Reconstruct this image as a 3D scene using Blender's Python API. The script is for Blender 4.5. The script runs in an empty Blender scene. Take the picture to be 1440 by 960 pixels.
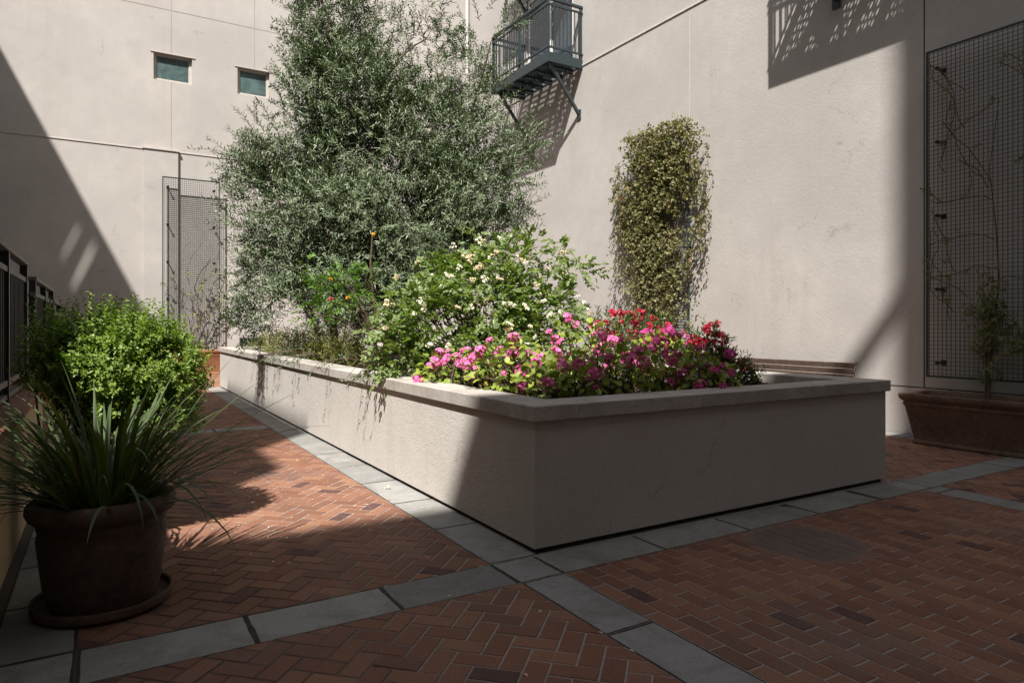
import bpy, math, random
import numpy as np
from mathutils import Vector, Matrix, noise

SC = bpy.context.scene
COL = SC.collection
rad = math.radians
PI = math.pi
rng = np.random.default_rng(7)
random.seed(7)

# ------------------------------------------------------------------ mesh builder
class MB:
    """Collects polygons; build() links them as one mesh object."""
    def __init__(s):
        s.v = []; s.f = []; s.t = []; s.n = 0
    def add(s, verts, faces, tint=0.5):
        o = s.n
        s.v.extend([tuple(p) for p in verts]); s.n += len(verts)
        for f in faces:
            s.f.append(tuple(i + o for i in f)); s.t.append(tint)
        return s
    def box(s, x0, x1, y0, y1, z0, z1, bev=0.0, tint=0.5):
        if bev <= 0:
            v = [(x0,y0,z0),(x1,y0,z0),(x1,y1,z0),(x0,y1,z0),(x0,y0,z1),(x1,y0,z1),(x1,y1,z1),(x0,y1,z1)]
            f = [(0,3,2,1),(4,5,6,7),(0,1,5,4),(1,2,6,5),(2,3,7,6),(3,0,4,7)]
            return s.add(v, f, tint)
        b = bev
        v = []
        for z, i in ((z0,b),(z0+b,0),(z1-b,0),(z1,b)):
            c = b
            if i: v += [(x0+c,y0+c,z),(x1-c,y0+c,z),(x1-c,y1-c,z),(x0+c,y1-c,z)]
            else: v += [(x0,y0,z),(x1,y0,z),(x1,y1,z),(x0,y1,z)]
        f = [(3,2,1,0),(12,13,14,15)]
        for k in range(3):
            for i in range(4):
                j = (i+1) % 4
                f.append((k*4+i, k*4+j, k*4+4+j, k*4+4+i))
        return s.add(v, f, tint)
    def beam(s, a, b, w, h, up=(0,0,1), tint=0.5):
        a = Vector(a); b = Vector(b); d = (b-a).normalized(); up = Vector(up)
        if abs(d.dot(up)) > .99: up = Vector((0,1,0))
        r = d.cross(up).normalized(); u = r.cross(d)
        v = []
        for p in (a, b):
            for (i, j) in ((-1,-1),(1,-1),(1,1),(-1,1)):
                v.append(p + r*(i*w/2) + u*(j*h/2))
        return s.add(v, [(3,2,1,0),(4,5,6,7),(0,1,5,4),(1,2,6,5),(2,3,7,6),(3,0,4,7)], tint)
    def tube(s, pts, radii, n=6, cap=True, tint=0.5):
        pts = [Vector(p) for p in pts]
        if not hasattr(radii, '__len__'): radii = [radii]*len(pts)
        v = []; prev = None
        for i, p in enumerate(pts):
            d = (pts[min(i+1, len(pts)-1)] - pts[max(i-1, 0)])
            if d.length < 1e-9: d = Vector((0,0,1))
            d.normalize()
            if prev is None:
                r = d.cross(Vector((0,0,1)))
                if r.length < .05: r = d.cross(Vector((0,1,0)))
            else:
                r = prev - d*prev.dot(d)
            r.normalize(); prev = r
            u = d.cross(r)
            for k in range(n):
                a = 2*PI*k/n
                v.append(p + (r*math.cos(a) + u*math.sin(a))*radii[i])
        f = []
        for i in range(len(pts)-1):
            for k in range(n):
                j = (k+1) % n
                f.append((i*n+k, i*n+j, i*n+n+j, i*n+n+k))
        if cap:
            f.append(tuple(range(n-1, -1, -1))); m = (len(pts)-1)*n
            f.append(tuple(m+k for k in range(n)))
        return s.add(v, f, tint)
    def lathe(s, prof, cx=0, cy=0, n=40, sx=1, sy=1, tint=0.5):
        v = []
        for (r, z) in prof:
            for k in range(n):
                a = 2*PI*k/n
                v.append((cx + r*sx*math.cos(a), cy + r*sy*math.sin(a), z))
        f = []
        for i in range(len(prof)-1):
            for k in range(n):
                j = (k+1) % n
                f.append((i*n+k, i*n+j, i*n+n+j, i*n+n+k))
        f.append(tuple(range(n-1, -1, -1)))
        m = (len(prof)-1)*n
        f.append(tuple(m+k for k in range(n)))
        return s.add(v, f, tint)
    def build(s, name, mat, parent=None, smooth=False, loc=None):
        me = bpy.data.meshes.new(name)
        me.from_pydata(s.v, [], s.f)
        a = me.attributes.new('tint', 'FLOAT', 'FACE')
        a.data.foreach_set('value', np.array(s.t, dtype=np.float32))
        me.materials.append(mat)
        if smooth:
            me.polygons.foreach_set('use_smooth', [True]*len(me.polygons))
        me.update()
        return link(name, me, parent, loc)

def link(name, me, parent=None, loc=None):
    o = bpy.data.objects.new(name, me)
    COL.objects.link(o)
    if parent is not None: o.parent = parent
    if loc is not None: o.location = loc
    return o

def smooth_by_angle(o, deg=35):
    me = o.data
    me.polygons.foreach_set('use_smooth', [True]*len(me.polygons))
    try: me.set_sharp_from_angle(angle=rad(deg))
    except Exception: pass
    return o

def thing(name, label, cat, loc=(0,0,0), group=None, rz=0.0):
    o = bpy.data.objects.new(name, None); COL.objects.link(o)
    o.empty_display_size = .1
    o.location = loc; o.rotation_euler = (0,0,rz)
    return tag(o, label, cat, group)
def tag(o, label, cat, group=None):
    o['label'] = label; o['category'] = cat
    if group: o['group'] = group
    return o
def struct(o, kind='structure'):
    o['kind'] = kind
    return o

# ------------------------------------------------------------------ materials
def mat(name):
    m = bpy.data.materials.new(name); m.use_nodes = True
    nt = m.node_tree
    for n in list(nt.nodes):
        if n.type not in ('BSDF_PRINCIPLED', 'OUTPUT_MATERIAL'): nt.nodes.remove(n)
    b = [n for n in nt.nodes if n.type == 'BSDF_PRINCIPLED'][0]
    return m, nt, b
def N(nt, t, **kw):
    n = nt.nodes.new(t)
    for k, v in kw.items():
        if k in n.inputs: n.inputs[k].default_value = v
        else: setattr(n, k, v)
    return n
def c4(c): return (c[0], c[1], c[2], 1)
def noise_n(nt, vec, scale, detail=4, rough=.55, dist=0):
    n = N(nt, 'ShaderNodeTexNoise')
    n.inputs['Scale'].default_value = scale; n.inputs['Detail'].default_value = detail
    n.inputs['Roughness'].default_value = rough; n.inputs['Distortion'].default_value = dist
    if vec is not None: nt.links.new(vec, n.inputs['Vector'])
    return n.outputs['Fac']
def ramp(nt, fac, p0, p1, a=0.0, b=1.0):
    n = N(nt, 'ShaderNodeMapRange')
    n.inputs['From Min'].default_value = p0; n.inputs['From Max'].default_value = p1
    n.inputs['To Min'].default_value = a; n.inputs['To Max'].default_value = b
    nt.links.new(fac, n.inputs['Value'])
    return n.outputs['Result']
def mixc(nt, fac, a, b, mode='MIX'):
    n = N(nt, 'ShaderNodeMix'); n.data_type = 'RGBA'; n.blend_type = mode
    if isinstance(fac, (int, float)): n.inputs[0].default_value = fac
    else: nt.links.new(fac, n.inputs[0])
    for i, c in ((6, a), (7, b)):
        if isinstance(c, tuple): n.inputs[i].default_value = c4(c)
        else: nt.links.new(c, n.inputs[i])
    return n.outputs[2]
def math_n(nt, op, a, b=None):
    n = N(nt, 'ShaderNodeMath'); n.operation = op
    for i, c in ((0, a), (1, b)):
        if c is None: continue
        if isinstance(c, (int, float)): n.inputs[i].default_value = c
        else: nt.links.new(c, n.inputs[i])
    return n.outputs[0]
def pos(nt, scale=(1,1,1)):
    g = N(nt, 'ShaderNodeNewGeometry')
    m = N(nt, 'ShaderNodeMapping'); m.inputs['Scale'].default_value = scale
    nt.links.new(g.outputs['Position'], m.inputs['Vector'])
    return m.outputs['Vector']
def bump(nt, b, h, strength=.3, dist=.01):
    n = N(nt, 'ShaderNodeBump'); n.inputs['Strength'].default_value = strength; n.inputs['Distance'].default_value = dist
    nt.links.new(h, n.inputs['Height']); nt.links.new(n.outputs['Normal'], b.inputs['Normal'])

def stucco(name, c, grain=.35, stain=.12, bump_s=.5, streak=.1, dark=(.25,.2,.16)):
    m, nt, b = mat(name)
    p = pos(nt)
    big = noise_n(nt, p, .55, 5, .6)
    mid = noise_n(nt, p, 3.5, 5, .65)
    fine = noise_n(nt, p, 75, 3, .6)
    col = mixc(nt, ramp(nt, big, .35, .7), tuple(x*(1-stain) for x in c), tuple(min(1, x*(1+stain*.5)) for x in c))
    col = mixc(nt, ramp(nt, mid, .35, .72, 0, .7), col, tuple(x*.87 for x in c))
    # vertical rain streaks
    ps = pos(nt, (1.1, 1.1, .07))
    st = noise_n(nt, ps, 2.2, 5, .7)
    col = mixc(nt, ramp(nt, st, .54, .78, 0, streak*2.5), col, mixc(nt, .6, c, dark))
    col = mixc(nt, ramp(nt, fine, .38, .62, grain*.5, 0), col, tuple(x*.55 for x in c))
    # hairline cracks
    vc = N(nt, 'ShaderNodeTexVoronoi'); vc.feature = 'DISTANCE_TO_EDGE'; vc.inputs['Scale'].default_value = .33
    wv = N(nt, 'ShaderNodeVectorMath'); wv.operation = 'ADD'
    nz_ = N(nt, 'ShaderNodeTexNoise'); nz_.inputs['Scale'].default_value = 1.7; nz_.inputs['Detail'].default_value = 6
    nt.links.new(p, nz_.inputs['Vector']); nt.links.new(p, wv.inputs[0]); nt.links.new(nz_.outputs['Color'], wv.inputs[1])
    nt.links.new(wv.outputs['Vector'], vc.inputs['Vector'])
    ck = math_n(nt, 'MULTIPLY', ramp(nt, vc.outputs['Distance'], .0, .0035, .45, 0), ramp(nt, mid, .5, .58))
    col = mixc(nt, ck, col, tuple(x*.45 for x in c))
    # small pits
    vo = N(nt, 'ShaderNodeTexVoronoi'); vo.inputs['Scale'].default_value = 4.5
    nt.links.new(p, vo.inputs['Vector'])
    col = mixc(nt, ramp(nt, vo.outputs['Distance'], .015, .035, .5, 0), col, tuple(x*.5 for x in c))
    nt.links.new(col, b.inputs['Base Color'])
    b.inputs['Roughness'].default_value = .92
    b.inputs['Specular IOR Level'].default_value = .15
    lumps = noise_n(nt, p, 22, 4, .7)
    h = math_n(nt, 'ADD', math_n(nt, 'MULTIPLY', lumps, .6), math_n(nt, 'MULTIPLY', fine, .5))
    bump(nt, b, h, bump_s, .012)
    return m

def plain(name, c, rough=.6, metal=0, var=.15, scale=8, spec=.4, bumps=0):
    m, nt, b = mat(name)
    p = pos(nt)
    f = noise_n(nt, p, scale, 5, .65)
    col = mixc(nt, ramp(nt, f, .3, .7), tuple(x*(1-var) for x in c), tuple(min(1, x*(1+var)) for x in c))
    nt.links.new(col, b.inputs['Base Color'])
    b.inputs['Roughness'].default_value = rough; b.inputs['Metallic'].default_value = metal
    b.inputs['Specular IOR Level'].default_value = spec
    if bumps:
        bump(nt, b, noise_n(nt, p, 60, 4, .6), bumps, .006)
    return m

def terracotta(name, c, moss=(.05,.045,.035)):
    m, nt, b = mat(name)
    p = pos(nt)
    a = noise_n(nt, p, 3.2, 6, .7); f = noise_n(nt, p, 24, 5, .7)
    col = mixc(nt, ramp(nt, a, .35, .68), c, moss)
    col = mixc(nt, ramp(nt, f, .45, .75, 0, .5), col, tuple(min(1, x*1.7) for x in c))
    nt.links.new(col, b.inputs['Base Color']); b.inputs['Roughness'].default_value = .75
    b.inputs['Specular IOR Level'].default_value = .3
    bump(nt, b, f, .3, .006)
    return m

def leafmat(name, c1, c2, back=None, trans=.25, rough=.45, c3=None):
    m, nt, b = mat(name)
    at = N(nt, 'ShaderNodeAttribute'); at.attribute_name = 'tint'
    t = at.outputs['Fac']
    col = mixc(nt, ramp(nt, t, 0, .9), c1, c2)
    if c3: col = mixc(nt, ramp(nt, t, .93, .96), col, c3)
    if back:
        g = N(nt, 'ShaderNodeNewGeometry')
        col2 = mixc(nt, g.outputs['Backfacing'], col, back)
    else: col2 = col
    nt.links.new(col2, b.inputs['Base Color'])
    b.inputs['Roughness'].default_value = rough; b.inputs['Specular IOR Level'].default_value = .4
    tr = N(nt, 'ShaderNodeBsdfTranslucent')
    tc = mixc(nt, 1.0, col, (1.0, 1.15, .55), 'MULTIPLY')
    nt.links.new(tc, tr.inputs['Color'])
    mx = N(nt, 'ShaderNodeMixShader'); mx.inputs[0].default_value = trans
    nt.links.new(b.outputs[0], mx.inputs[1]); nt.links.new(tr.outputs[0], mx.inputs[2])
    out = [n for n in nt.nodes if n.type == 'OUTPUT_MATERIAL'][0]
    nt.links.new(mx.outputs[0], out.inputs['Surface'])
    return m

def brickmat(name):
    m, nt, b = mat(name)
    at = N(nt, 'ShaderNodeAttribute'); at.attribute_name = 'tint'
    t = at.outputs['Fac']
    p = pos(nt)
    cr = N(nt, 'ShaderNodeValToRGB')
    nt.links.new(t, cr.inputs['Fac'])
    e = cr.color_ramp.elements
    e[0].position = 0; e[0].color = (.080,.044,.040,1)
    e[1].position = 1; e[1].color = (.32,.16,.09,1)
    for q, c in ((.10,(.10,.05,.042,1)),(.13,(.185,.086,.055,1)),(.55,(.24,.108,.062,1)),(.8,(.27,.13,.078,1))):
        k = e.new(q); k.color = c
    spk = noise_n(nt, p, 105, 4, .75); blot = noise_n(nt, p, 14, 4, .6); big = noise_n(nt, p, .8, 5, .65)
    col = mixc(nt, ramp(nt, spk, .36, .58, .6, 0), cr.outputs['Color'], (.07,.03,.022))
    col = mixc(nt, ramp(nt, blot, .45, .75, 0, .35), col, (.20,.11,.075))
    # grime and pale efflorescence in big patches
    col = mixc(nt, ramp(nt, big, .5, .75, 0, .5), col, (.13,.085,.068))
    big2 = noise_n(nt, pos(nt, (1,1,1)), .42, 6, .75, .8)
    col = mixc(nt, ramp(nt, big2, .50, .72, 0, .42), col, (.21,.165,.145))
    # round grey mark left by something that stood there
    g = N(nt, 'ShaderNodeNewGeometry')
    vm = N(nt, 'ShaderNodeVectorMath'); vm.operation = 'DISTANCE'
    vm.inputs[1].default_value = (3.88, 2.76, 0)
    nt.links.new(g.outputs['Position'], vm.inputs[0])
    d = math_n(nt, 'ADD', vm.outputs['Value'], math_n(nt, 'MULTIPLY', math_n(nt, 'SUBTRACT', blot, .5), .06))
    col = mixc(nt, ramp(nt, d, .30, .36, .7, 0), col, (.115,.10,.094))
    ring = math_n(nt, 'SUBTRACT', 1.0, ramp(nt, math_n(nt, 'ABSOLUTE', math_n(nt, 'SUBTRACT', d, .345)), .0, .06))
    col = mixc(nt, math_n(nt, 'MULTIPLY', ring, .35), col, (.17,.145,.135))
    nt.links.new(col, b.inputs['Base Color'])
    b.inputs['Roughness'].default_value = .8
    b.inputs['Specular IOR Level'].default_value = .3
    bump(nt, b, math_n(nt, 'ADD', spk, blot), .25, .004)
    return m

def concretemat(name, c):
    m, nt, b = mat(name)
    at = N(nt, 'ShaderNodeAttribute'); at.attribute_name = 'tint'
    p = pos(nt)
    big = noise_n(nt, p, 2.2, 6, .72, .6); fine = noise_n(nt, p, 120, 3, .6); mid = noise_n(nt, p, 11, 6, .75, .3)
    col = mixc(nt, at.outputs['Fac'], tuple(x*.74 for x in c), tuple(x*1.18 for x in c))
    col = mixc(nt, ramp(nt, big, .44, .66, 0, .75), col, tuple(x*k for x, k in zip(c, (.60,.57,.53))))
    col = mixc(nt, ramp(nt, mid, .52, .74, 0, .5), col, tuple(min(1, x*1.4) for x in c))
    col = mixc(nt, ramp(nt, mid, .42, .30, 0, .6), col, tuple(x*.5 for x in c))
    col = mixc(nt, ramp(nt, fine, .35, .6, .4, 0), col, tuple(x*.45 for x in c))
    vo = N(nt, 'ShaderNodeTexVoronoi'); vo.inputs['Scale'].default_value = 14
    nt.links.new(p, vo.inputs['Vector'])
    col = mixc(nt, ramp(nt, vo.outputs['Distance'], .05, .09, .55, 0), col, tuple(x*.35 for x in c))
    nt.links.new(col, b.inputs['Base Color']); b.inputs['Roughness'].default_value = .88
    b.inputs['Specular IOR Level'].default_value = .25
    bump(nt, b, math_n(nt, 'ADD', fine, mid), .35, .005)
    return m

def mortarmat(name):
    m, nt, b = mat(name)
    p = pos(nt)
    a = noise_n(nt, p, .9, 5, .7); f = noise_n(nt, p, 90, 3, .6)
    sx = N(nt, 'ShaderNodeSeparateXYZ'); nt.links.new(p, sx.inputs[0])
    # joints left of the planter are darker than the ones to its right
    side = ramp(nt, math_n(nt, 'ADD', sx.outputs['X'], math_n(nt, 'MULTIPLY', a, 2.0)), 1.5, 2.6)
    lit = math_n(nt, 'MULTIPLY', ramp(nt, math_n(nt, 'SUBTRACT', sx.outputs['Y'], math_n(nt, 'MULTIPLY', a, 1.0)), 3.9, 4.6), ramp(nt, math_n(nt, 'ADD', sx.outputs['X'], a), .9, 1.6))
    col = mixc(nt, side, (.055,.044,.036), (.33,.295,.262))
    col = mixc(nt, math_n(nt, 'MULTIPLY', lit, .8), col, (.47,.42,.37))  # joints inside the sunlit patch are painted paler
    col = mixc(nt, ramp(nt, f, .4, .65, .4, 0), col, (.09,.075,.06))
    vm = N(nt, 'ShaderNodeVectorMath'); vm.operation = 'DISTANCE'; vm.inputs[1].default_value = (3.88, 2.76, 0)
    nt.links.new(p, vm.inputs[0])
    col = mixc(nt, ramp(nt, vm.outputs['Value'], .30, .36, .75, 0), col, (.10,.088,.082))
    nt.links.new(col, b.inputs['Base Color']); b.inputs['Roughness'].default_value = .95
    return m

def glassmat(name, c, rough=.05):
    m, nt, b = mat(name)
    p = pos(nt); f = noise_n(nt, p, 2.4, 5, .7, .5)
    nt.links.new(mixc(nt, ramp(nt, f, .35, .7), c, tuple(x*2.6 for x in c)), b.inputs['Base Color'])
    b.inputs['Roughness'].default_value = rough; b.inputs['Specular IOR Level'].default_value = .7
    return m

WALLC = (.485, .452, .420)
M = {}
M['stucco'] = stucco('stucco', tuple(x*.93 for x in WALLC), grain=.30, stain=.14, streak=.15)
M['stucco_back'] = stucco('stucco_back', (.455, .422, .390), grain=.22, stain=.16, streak=.10, bump_s=.4)
M['planter'] = stucco('planter_stucco', (.55, .512, .468), grain=.4, stain=.14, bump_s=.7, streak=.14)
M['cream'] = stucco('cream_render', (.50, .40, .255), grain=.3, stain=.15, bump_s=.4)
M['far'] = stucco('far_stucco', (.36, .32, .28), grain=.2)
M['coping'] = concretemat('coping_concrete', (.46, .42, .38))
M['joint'] = plain('joint', (.30,.265,.235), .9)
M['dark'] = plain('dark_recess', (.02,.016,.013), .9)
M['concrete'] = concretemat('band_concrete', (.275, .266, .252))
M['brick'] = brickmat('paving_brick')
M['capbrick'] = plain('cap_brick', (.20,.085,.055), .8, var=.35, scale=12)
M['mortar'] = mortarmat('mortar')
M['terracotta'] = terracotta('terracotta_dark', (.125,.080,.060), (.062,.044,.036))
M['terracotta2'] = terracotta('terracotta_trough', (.135,.078,.052), (.055,.038,.029))
M['terracotta3'] = terracotta('terracotta_red', (.30,.125,.065), (.2,.09,.055))
M['soil'] = plain('soil', (.045,.03,.02), .95, var=.5, scale=30, bumps=.8)
M['steel'] = plain('blue_grey_steel', (.024,.036,.040), .45, 0, .2, 20)
M['black'] = plain('black_metal', (.018,.017,.016), .4, 0, .25, 20)
M['rail'] = plain('handrail_metal', (.10,.092,.085), .5, 0, .2, 20)
M['wire'] = plain('green_wire', (.028,.042,.040), .5, 0, .2, 20)
M['white'] = plain('white_paint', (.68,.66,.62), .5, 0, .05, 6)
M['frame'] = plain('window_frame', (.46,.42,.37), .6, 0, .08, 6)
M['glass'] = glassmat('teal_glass', (.045,.068,.066), .14)
M['doorglass'] = glassmat('door_glass', (.02,.028,.035), .08)
M['wood'] = plain('bench_wood', (.125,.088,.068), .65, 0, .35, 14)
M['zinc'] = plain('zinc_pipe', (.33,.315,.29), .45, .0, .1, 10)
M['lampmetal'] = plain('lamp_metal', (.16,.16,.155), .35, .6, .2, 10)
M['bark'] = plain('olive_bark', (.10,.075,.055), .9, 0, .35, 25, bumps=.8)
M['stem'] = plain('shrub_stem', (.085,.055,.035), .85, 0, .35, 25)
M['olive'] = leafmat('olive_leaf', (.026,.054,.016), (.122,.182,.070), (.17,.21,.12), .16, .38)
M['rose'] = leafmat('rose_leaf', (.105,.165,.030), (.270,.345,.080), (.22,.28,.11), .42, .42, c3=(.42,.42,.06))
M['box'] = leafmat('shrub_leaf', (.070,.135,.014), (.240,.340,.026), (.19,.27,.05), .38, .38, c3=(.42,.40,.04))
M['blade'] = leafmat('blade_leaf', (.038,.072,.013), (.165,.215,.042), (.06,.09,.03), .22, .6, c3=(.30,.24,.06))
M['ger'] = leafmat('geranium_leaf', (.095,.170,.028), (.330,.390,.060), None, .33, .5, c3=(.45,.25,.05))
M['nerium'] = leafmat('narrow_leaf', (.045,.085,.020), (.115,.170,.045), None, .25, .45)
M['ivy'] = leafmat('vine_leaf', (.095,.098,.036), (.285,.262,.110), None, .3, .5, c3=(.30,.12,.05))
M['cover'] = leafmat('ground_cover', (.100,.120,.025), (.270,.265,.070), None, .3, .5)
M['tecoma'] = leafmat('tecoma_leaf', (.070,.150,.022), (.150,.260,.035), None, .35, .45)
M['jasmine'] = leafmat('jasmine_leaf', (.075,.085,.032), (.230,.230,.090), None, .25, .5)
M['pink'] = leafmat('pink_petal', (.68,.10,.34), (.84,.27,.52), None, .3, .6)
M['magenta'] = leafmat('magenta_petal', (.52,.045,.24), (.70,.11,.37), None, .3, .6)
M['red'] = leafmat('red_petal', (.34,.010,.03), (.56,.030,.065), None, .3, .6)
M['white_petal'] = leafmat('white_petal', (.72,.62,.44), (.88,.86,.76), None, .25, .6)
M['spent'] = leafmat('spent_petal', (.52,.38,.23), (.78,.68,.48), None, .2, .7)
M['orange'] = leafmat('orange_petal', (.75,.30,.02), (.85,.45,.04), None, .3, .6)

# ------------------------------------------------------------------ foliage helpers
def unit(a):
    return a / np.maximum(np.linalg.norm(a, axis=-1, keepdims=True), 1e-9)

def leaf_mesh(name, P, D, Nn, L, W, tint, mt, parent=None, kind='diamond', droop=.12, fold=.18):
    n = len(P); D = unit(D); S = unit(np.cross(D, Nn)); Nn = unit(np.cross(S, D))
    L = np.broadcast_to(L, (n,))[:, None]; W = np.broadcast_to(W, (n,))[:, None]
    if kind == 'diamond':
        V = np.stack([P, P+D*L*.45-S*W*.5+Nn*W*fold, P+D*L-Nn*L*droop, P+D*L*.45+S*W*.5+Nn*W*fold], 1)
        F = [(0,1,2),(0,2,3)]
    elif kind == 'oval':
        V = np.stack([P, P+D*L*.28-S*W*.44+Nn*W*fold, P+D*L*.68-S*W*.42+Nn*W*fold-Nn*L*droop*.4, P+D*L-Nn*L*droop,
                      P+D*L*.68+S*W*.42+Nn*W*fold-Nn*L*droop*.4, P+D*L*.28+S*W*.44+Nn*W*fold], 1)
        F = [(0,1,2,3),(0,3,4,5)]
    elif kind == 'round':
        ang = np.linspace(0, 2*PI, 9)[:-1]
        ring = [P + D*L*.5 + D*L*.5*math.cos(a) + S*W*.5*math.sin(a) + Nn*W*(.10 + .06*math.cos(a*4)) for a in ang]
        V = np.stack([P + D*L*.5] + ring, 1)
        F = [(0, i+1, (i+1) % 8 + 1) for i in range(8)]
    k = V.shape[1]
    V = V.reshape(-1, 3)
    nl = [len(f) for f in F]
    base = np.arange(n)[:, None]*k
    idx = np.concatenate([base + np.array(f)[None, :] for f in F], 1).reshape(-1)
    tot = np.tile(np.array(nl), n)
    start = np.concatenate([[0], np.cumsum(tot)[:-1]])
    me = bpy.data.meshes.new(name)
    me.vertices.add(len(V)); me.vertices.foreach_set('co', V.astype(np.float32).reshape(-1))
    me.loops.add(len(idx)); me.loops.foreach_set('vertex_index', idx.astype(np.int32))
    me.polygons.add(len(tot)); me.polygons.foreach_set('loop_start', start.astype(np.int32))
    me.polygons.foreach_set('loop_total', tot.astype(np.int32))
    me.update(calc_edges=True)
    a = me.attributes.new('tint', 'FLOAT', 'FACE')
    a.data.foreach_set('value', np.repeat(np.clip(tint, 0, 1), len(F)).astype(np.float32))
    me.materials.append(mt)
    me.validate()
    return link(name, me, parent)

def lobes_sample(lobes, n, surf=.5, r=rng):
    """lobes: (cx,cy,cz,rx,ry,rz,weight)"""
    lb = np.array([l[:6] for l in lobes], float)
    w = np.array([(l[3]*l[4]*l[5])**.75*l[6] for l in lobes]); w /= w.sum()
    k = r.choice(len(lobes), n, p=w)
    d = unit(r.normal(size=(n, 3)))
    q = r.random(n)**(surf)
    P = lb[k, :3] + d*q[:, None]*lb[k, 3:]
    return P, d, k, q

def twigs_leaves(P, d, n_leaf, tl, L, W, up=.4, out=.6, rnd=.5, spread=.7, r=rng, tintv=.25, pend=0.0, tbase=.5):
    n = len(P)
    T = unit(d*out + np.array([0, 0, up]) + r.normal(size=(n, 3))*rnd)
    ln = tl*(.6 + .8*r.random(n))
    tt = tbase + (r.random(n)-.5)*2*tintv
    s = (np.arange(n_leaf)+.5)/n_leaf
    s = np.broadcast_to(s, (n, n_leaf)) + (r.random((n, n_leaf))-.5)/n_leaf
    cv = np.array([0, 0, -1.0])*pend
    B = P[:, None, :] + T[:, None, :]*(ln[:, None]*s)[..., None] + cv*(s**2*ln[:, None])[..., None]
    side = unit(np.cross(T, r.normal(size=(n, 3))))
    other = np.cross(T, side)
    ang = np.arange(n_leaf)*2.4 + r.random((n, n_leaf))*1.2
    R = side[:, None, :]*np.cos(ang)[..., None] + other[:, None, :]*np.sin(ang)[..., None]
    D = unit(T[:, None, :]*(1-spread) + R*spread + r.normal(size=(n, n_leaf, 3))*.12)
    Nn = unit(T[:, None, :]*spread - R*(1-spread) + np.array([0, 0, .5]) + r.normal(size=(n, n_leaf, 3))*.25)
    Ls = L*(.65 + .6*r.random((n, n_leaf)))
    Ws = W*(.75 + .5*r.random((n, n_leaf)))
    ti = tt[:, None] + (r.random((n, n_leaf))-.5)*.5
    return B.reshape(-1, 3), D.reshape(-1, 3), Nn.reshape(-1, 3), Ls.reshape(-1), Ws.reshape(-1), ti.reshape(-1), T, ln

def curve(a, b, bend, k=6):
    a = Vector(a); b = Vector(b); bend = Vector(bend)
    return [a.lerp(b, t) + bend*(4*t*(1-t)) for t in [i/(k-1) for i in range(k)]]

# ------------------------------------------------------------------ camera, light
cam = bpy.data.cameras.new('camera'); co = bpy.data.objects.new('camera', cam); COL.objects.link(co)
cam.sensor_width = 36; cam.lens = 950/1440*36
cam.shift_y = -22.5/1440
cam.clip_start = .05; cam.clip_end = 500
TH = .5435
co.location = (0, 0, 1.4); co.rotation_euler = (rad(90), 0, -TH)
SC.camera = co

LD = Vector((.91, 1.04, -1.88)).normalized()
el = math.asin(-LD.z)
sun = bpy.data.lights.new('sun', 'SUN'); so = bpy.data.objects.new('sun', sun); COL.objects.link(so)
sun.energy = 5.0; sun.angle = rad(.55); sun.color = (1.0, .965, .92)
so.rotation_euler = LD.to_track_quat('-Z', 'Y').to_euler(); so.location = (-10, -12, 40)
w = bpy.data.worlds.new('World'); SC.world = w; w.use_nodes = True
nt = w.node_tree
bg = nt.nodes['Background']
sky = nt.nodes.new('ShaderNodeTexSky'); sky.sky_type = 'NISHITA'; sky.sun_disc = False
sky.sun_elevation = el
sky.sun_rotation = math.atan2(-LD.x, -LD.y)
sky.air_density = 1.0; sky.dust_density = 2.0; sky.ozone_density = 1.0
hs = nt.nodes.new('ShaderNodeHueSaturation'); hs.inputs['Saturation'].default_value = .45
nt.links.new(sky.outputs[0], hs.inputs['Color']); nt.links.new(hs.outputs[0], bg.inputs[0])
bg.inputs[1].default_value = .082
SC.view_settings.view_transform = 'Standard'; SC.view_settings.look = 'None'
SC.view_settings.exposure = .96; SC.view_settings.gamma = 1
SC.cycles.max_bounces = 8; SC.cycles.diffuse_bounces = 5; SC.cycles.transparent_max_bounces = 8
SC.cycles.use_denoising = True

YB, XW = 19.2, 8.93

# ------------------------------------------------------------------ ground
def gz(y):
    return 0.0 if y < 16.6 else (y-16.6)*.085
g = MB()
for (x0, x1, y0, y1) in ((-60, 60, -60, -1.0), (-60, -.1, -1, 16.6), (8.93, 60, -1, 16.6), (-60, 60, 21, 60)):
    g.add([(x0,y0,-.03),(x1,y0,-.03),(x1,y1,-.03),(x0,y1,-.03)], [(0,1,2,3)])
g.add([(-.1,-1,-.03),(8.93,-1,-.03),(8.93,16.6,-.03),(-.1,16.6,-.03)], [(0,1,2,3)])
g.add([(-60,16.6,-.03),(60,16.6,-.03),(60,21,-.03),(-60,21,-.03)], [(0,1,2,3)])
struct(g.build('ground', M['concrete']))
mo = MB()
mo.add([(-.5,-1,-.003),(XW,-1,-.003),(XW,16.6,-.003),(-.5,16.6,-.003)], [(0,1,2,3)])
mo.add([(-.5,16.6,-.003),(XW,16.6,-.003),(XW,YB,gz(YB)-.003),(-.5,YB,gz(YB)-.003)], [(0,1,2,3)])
struct(mo.build('paving_bed', M['mortar']))

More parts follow.
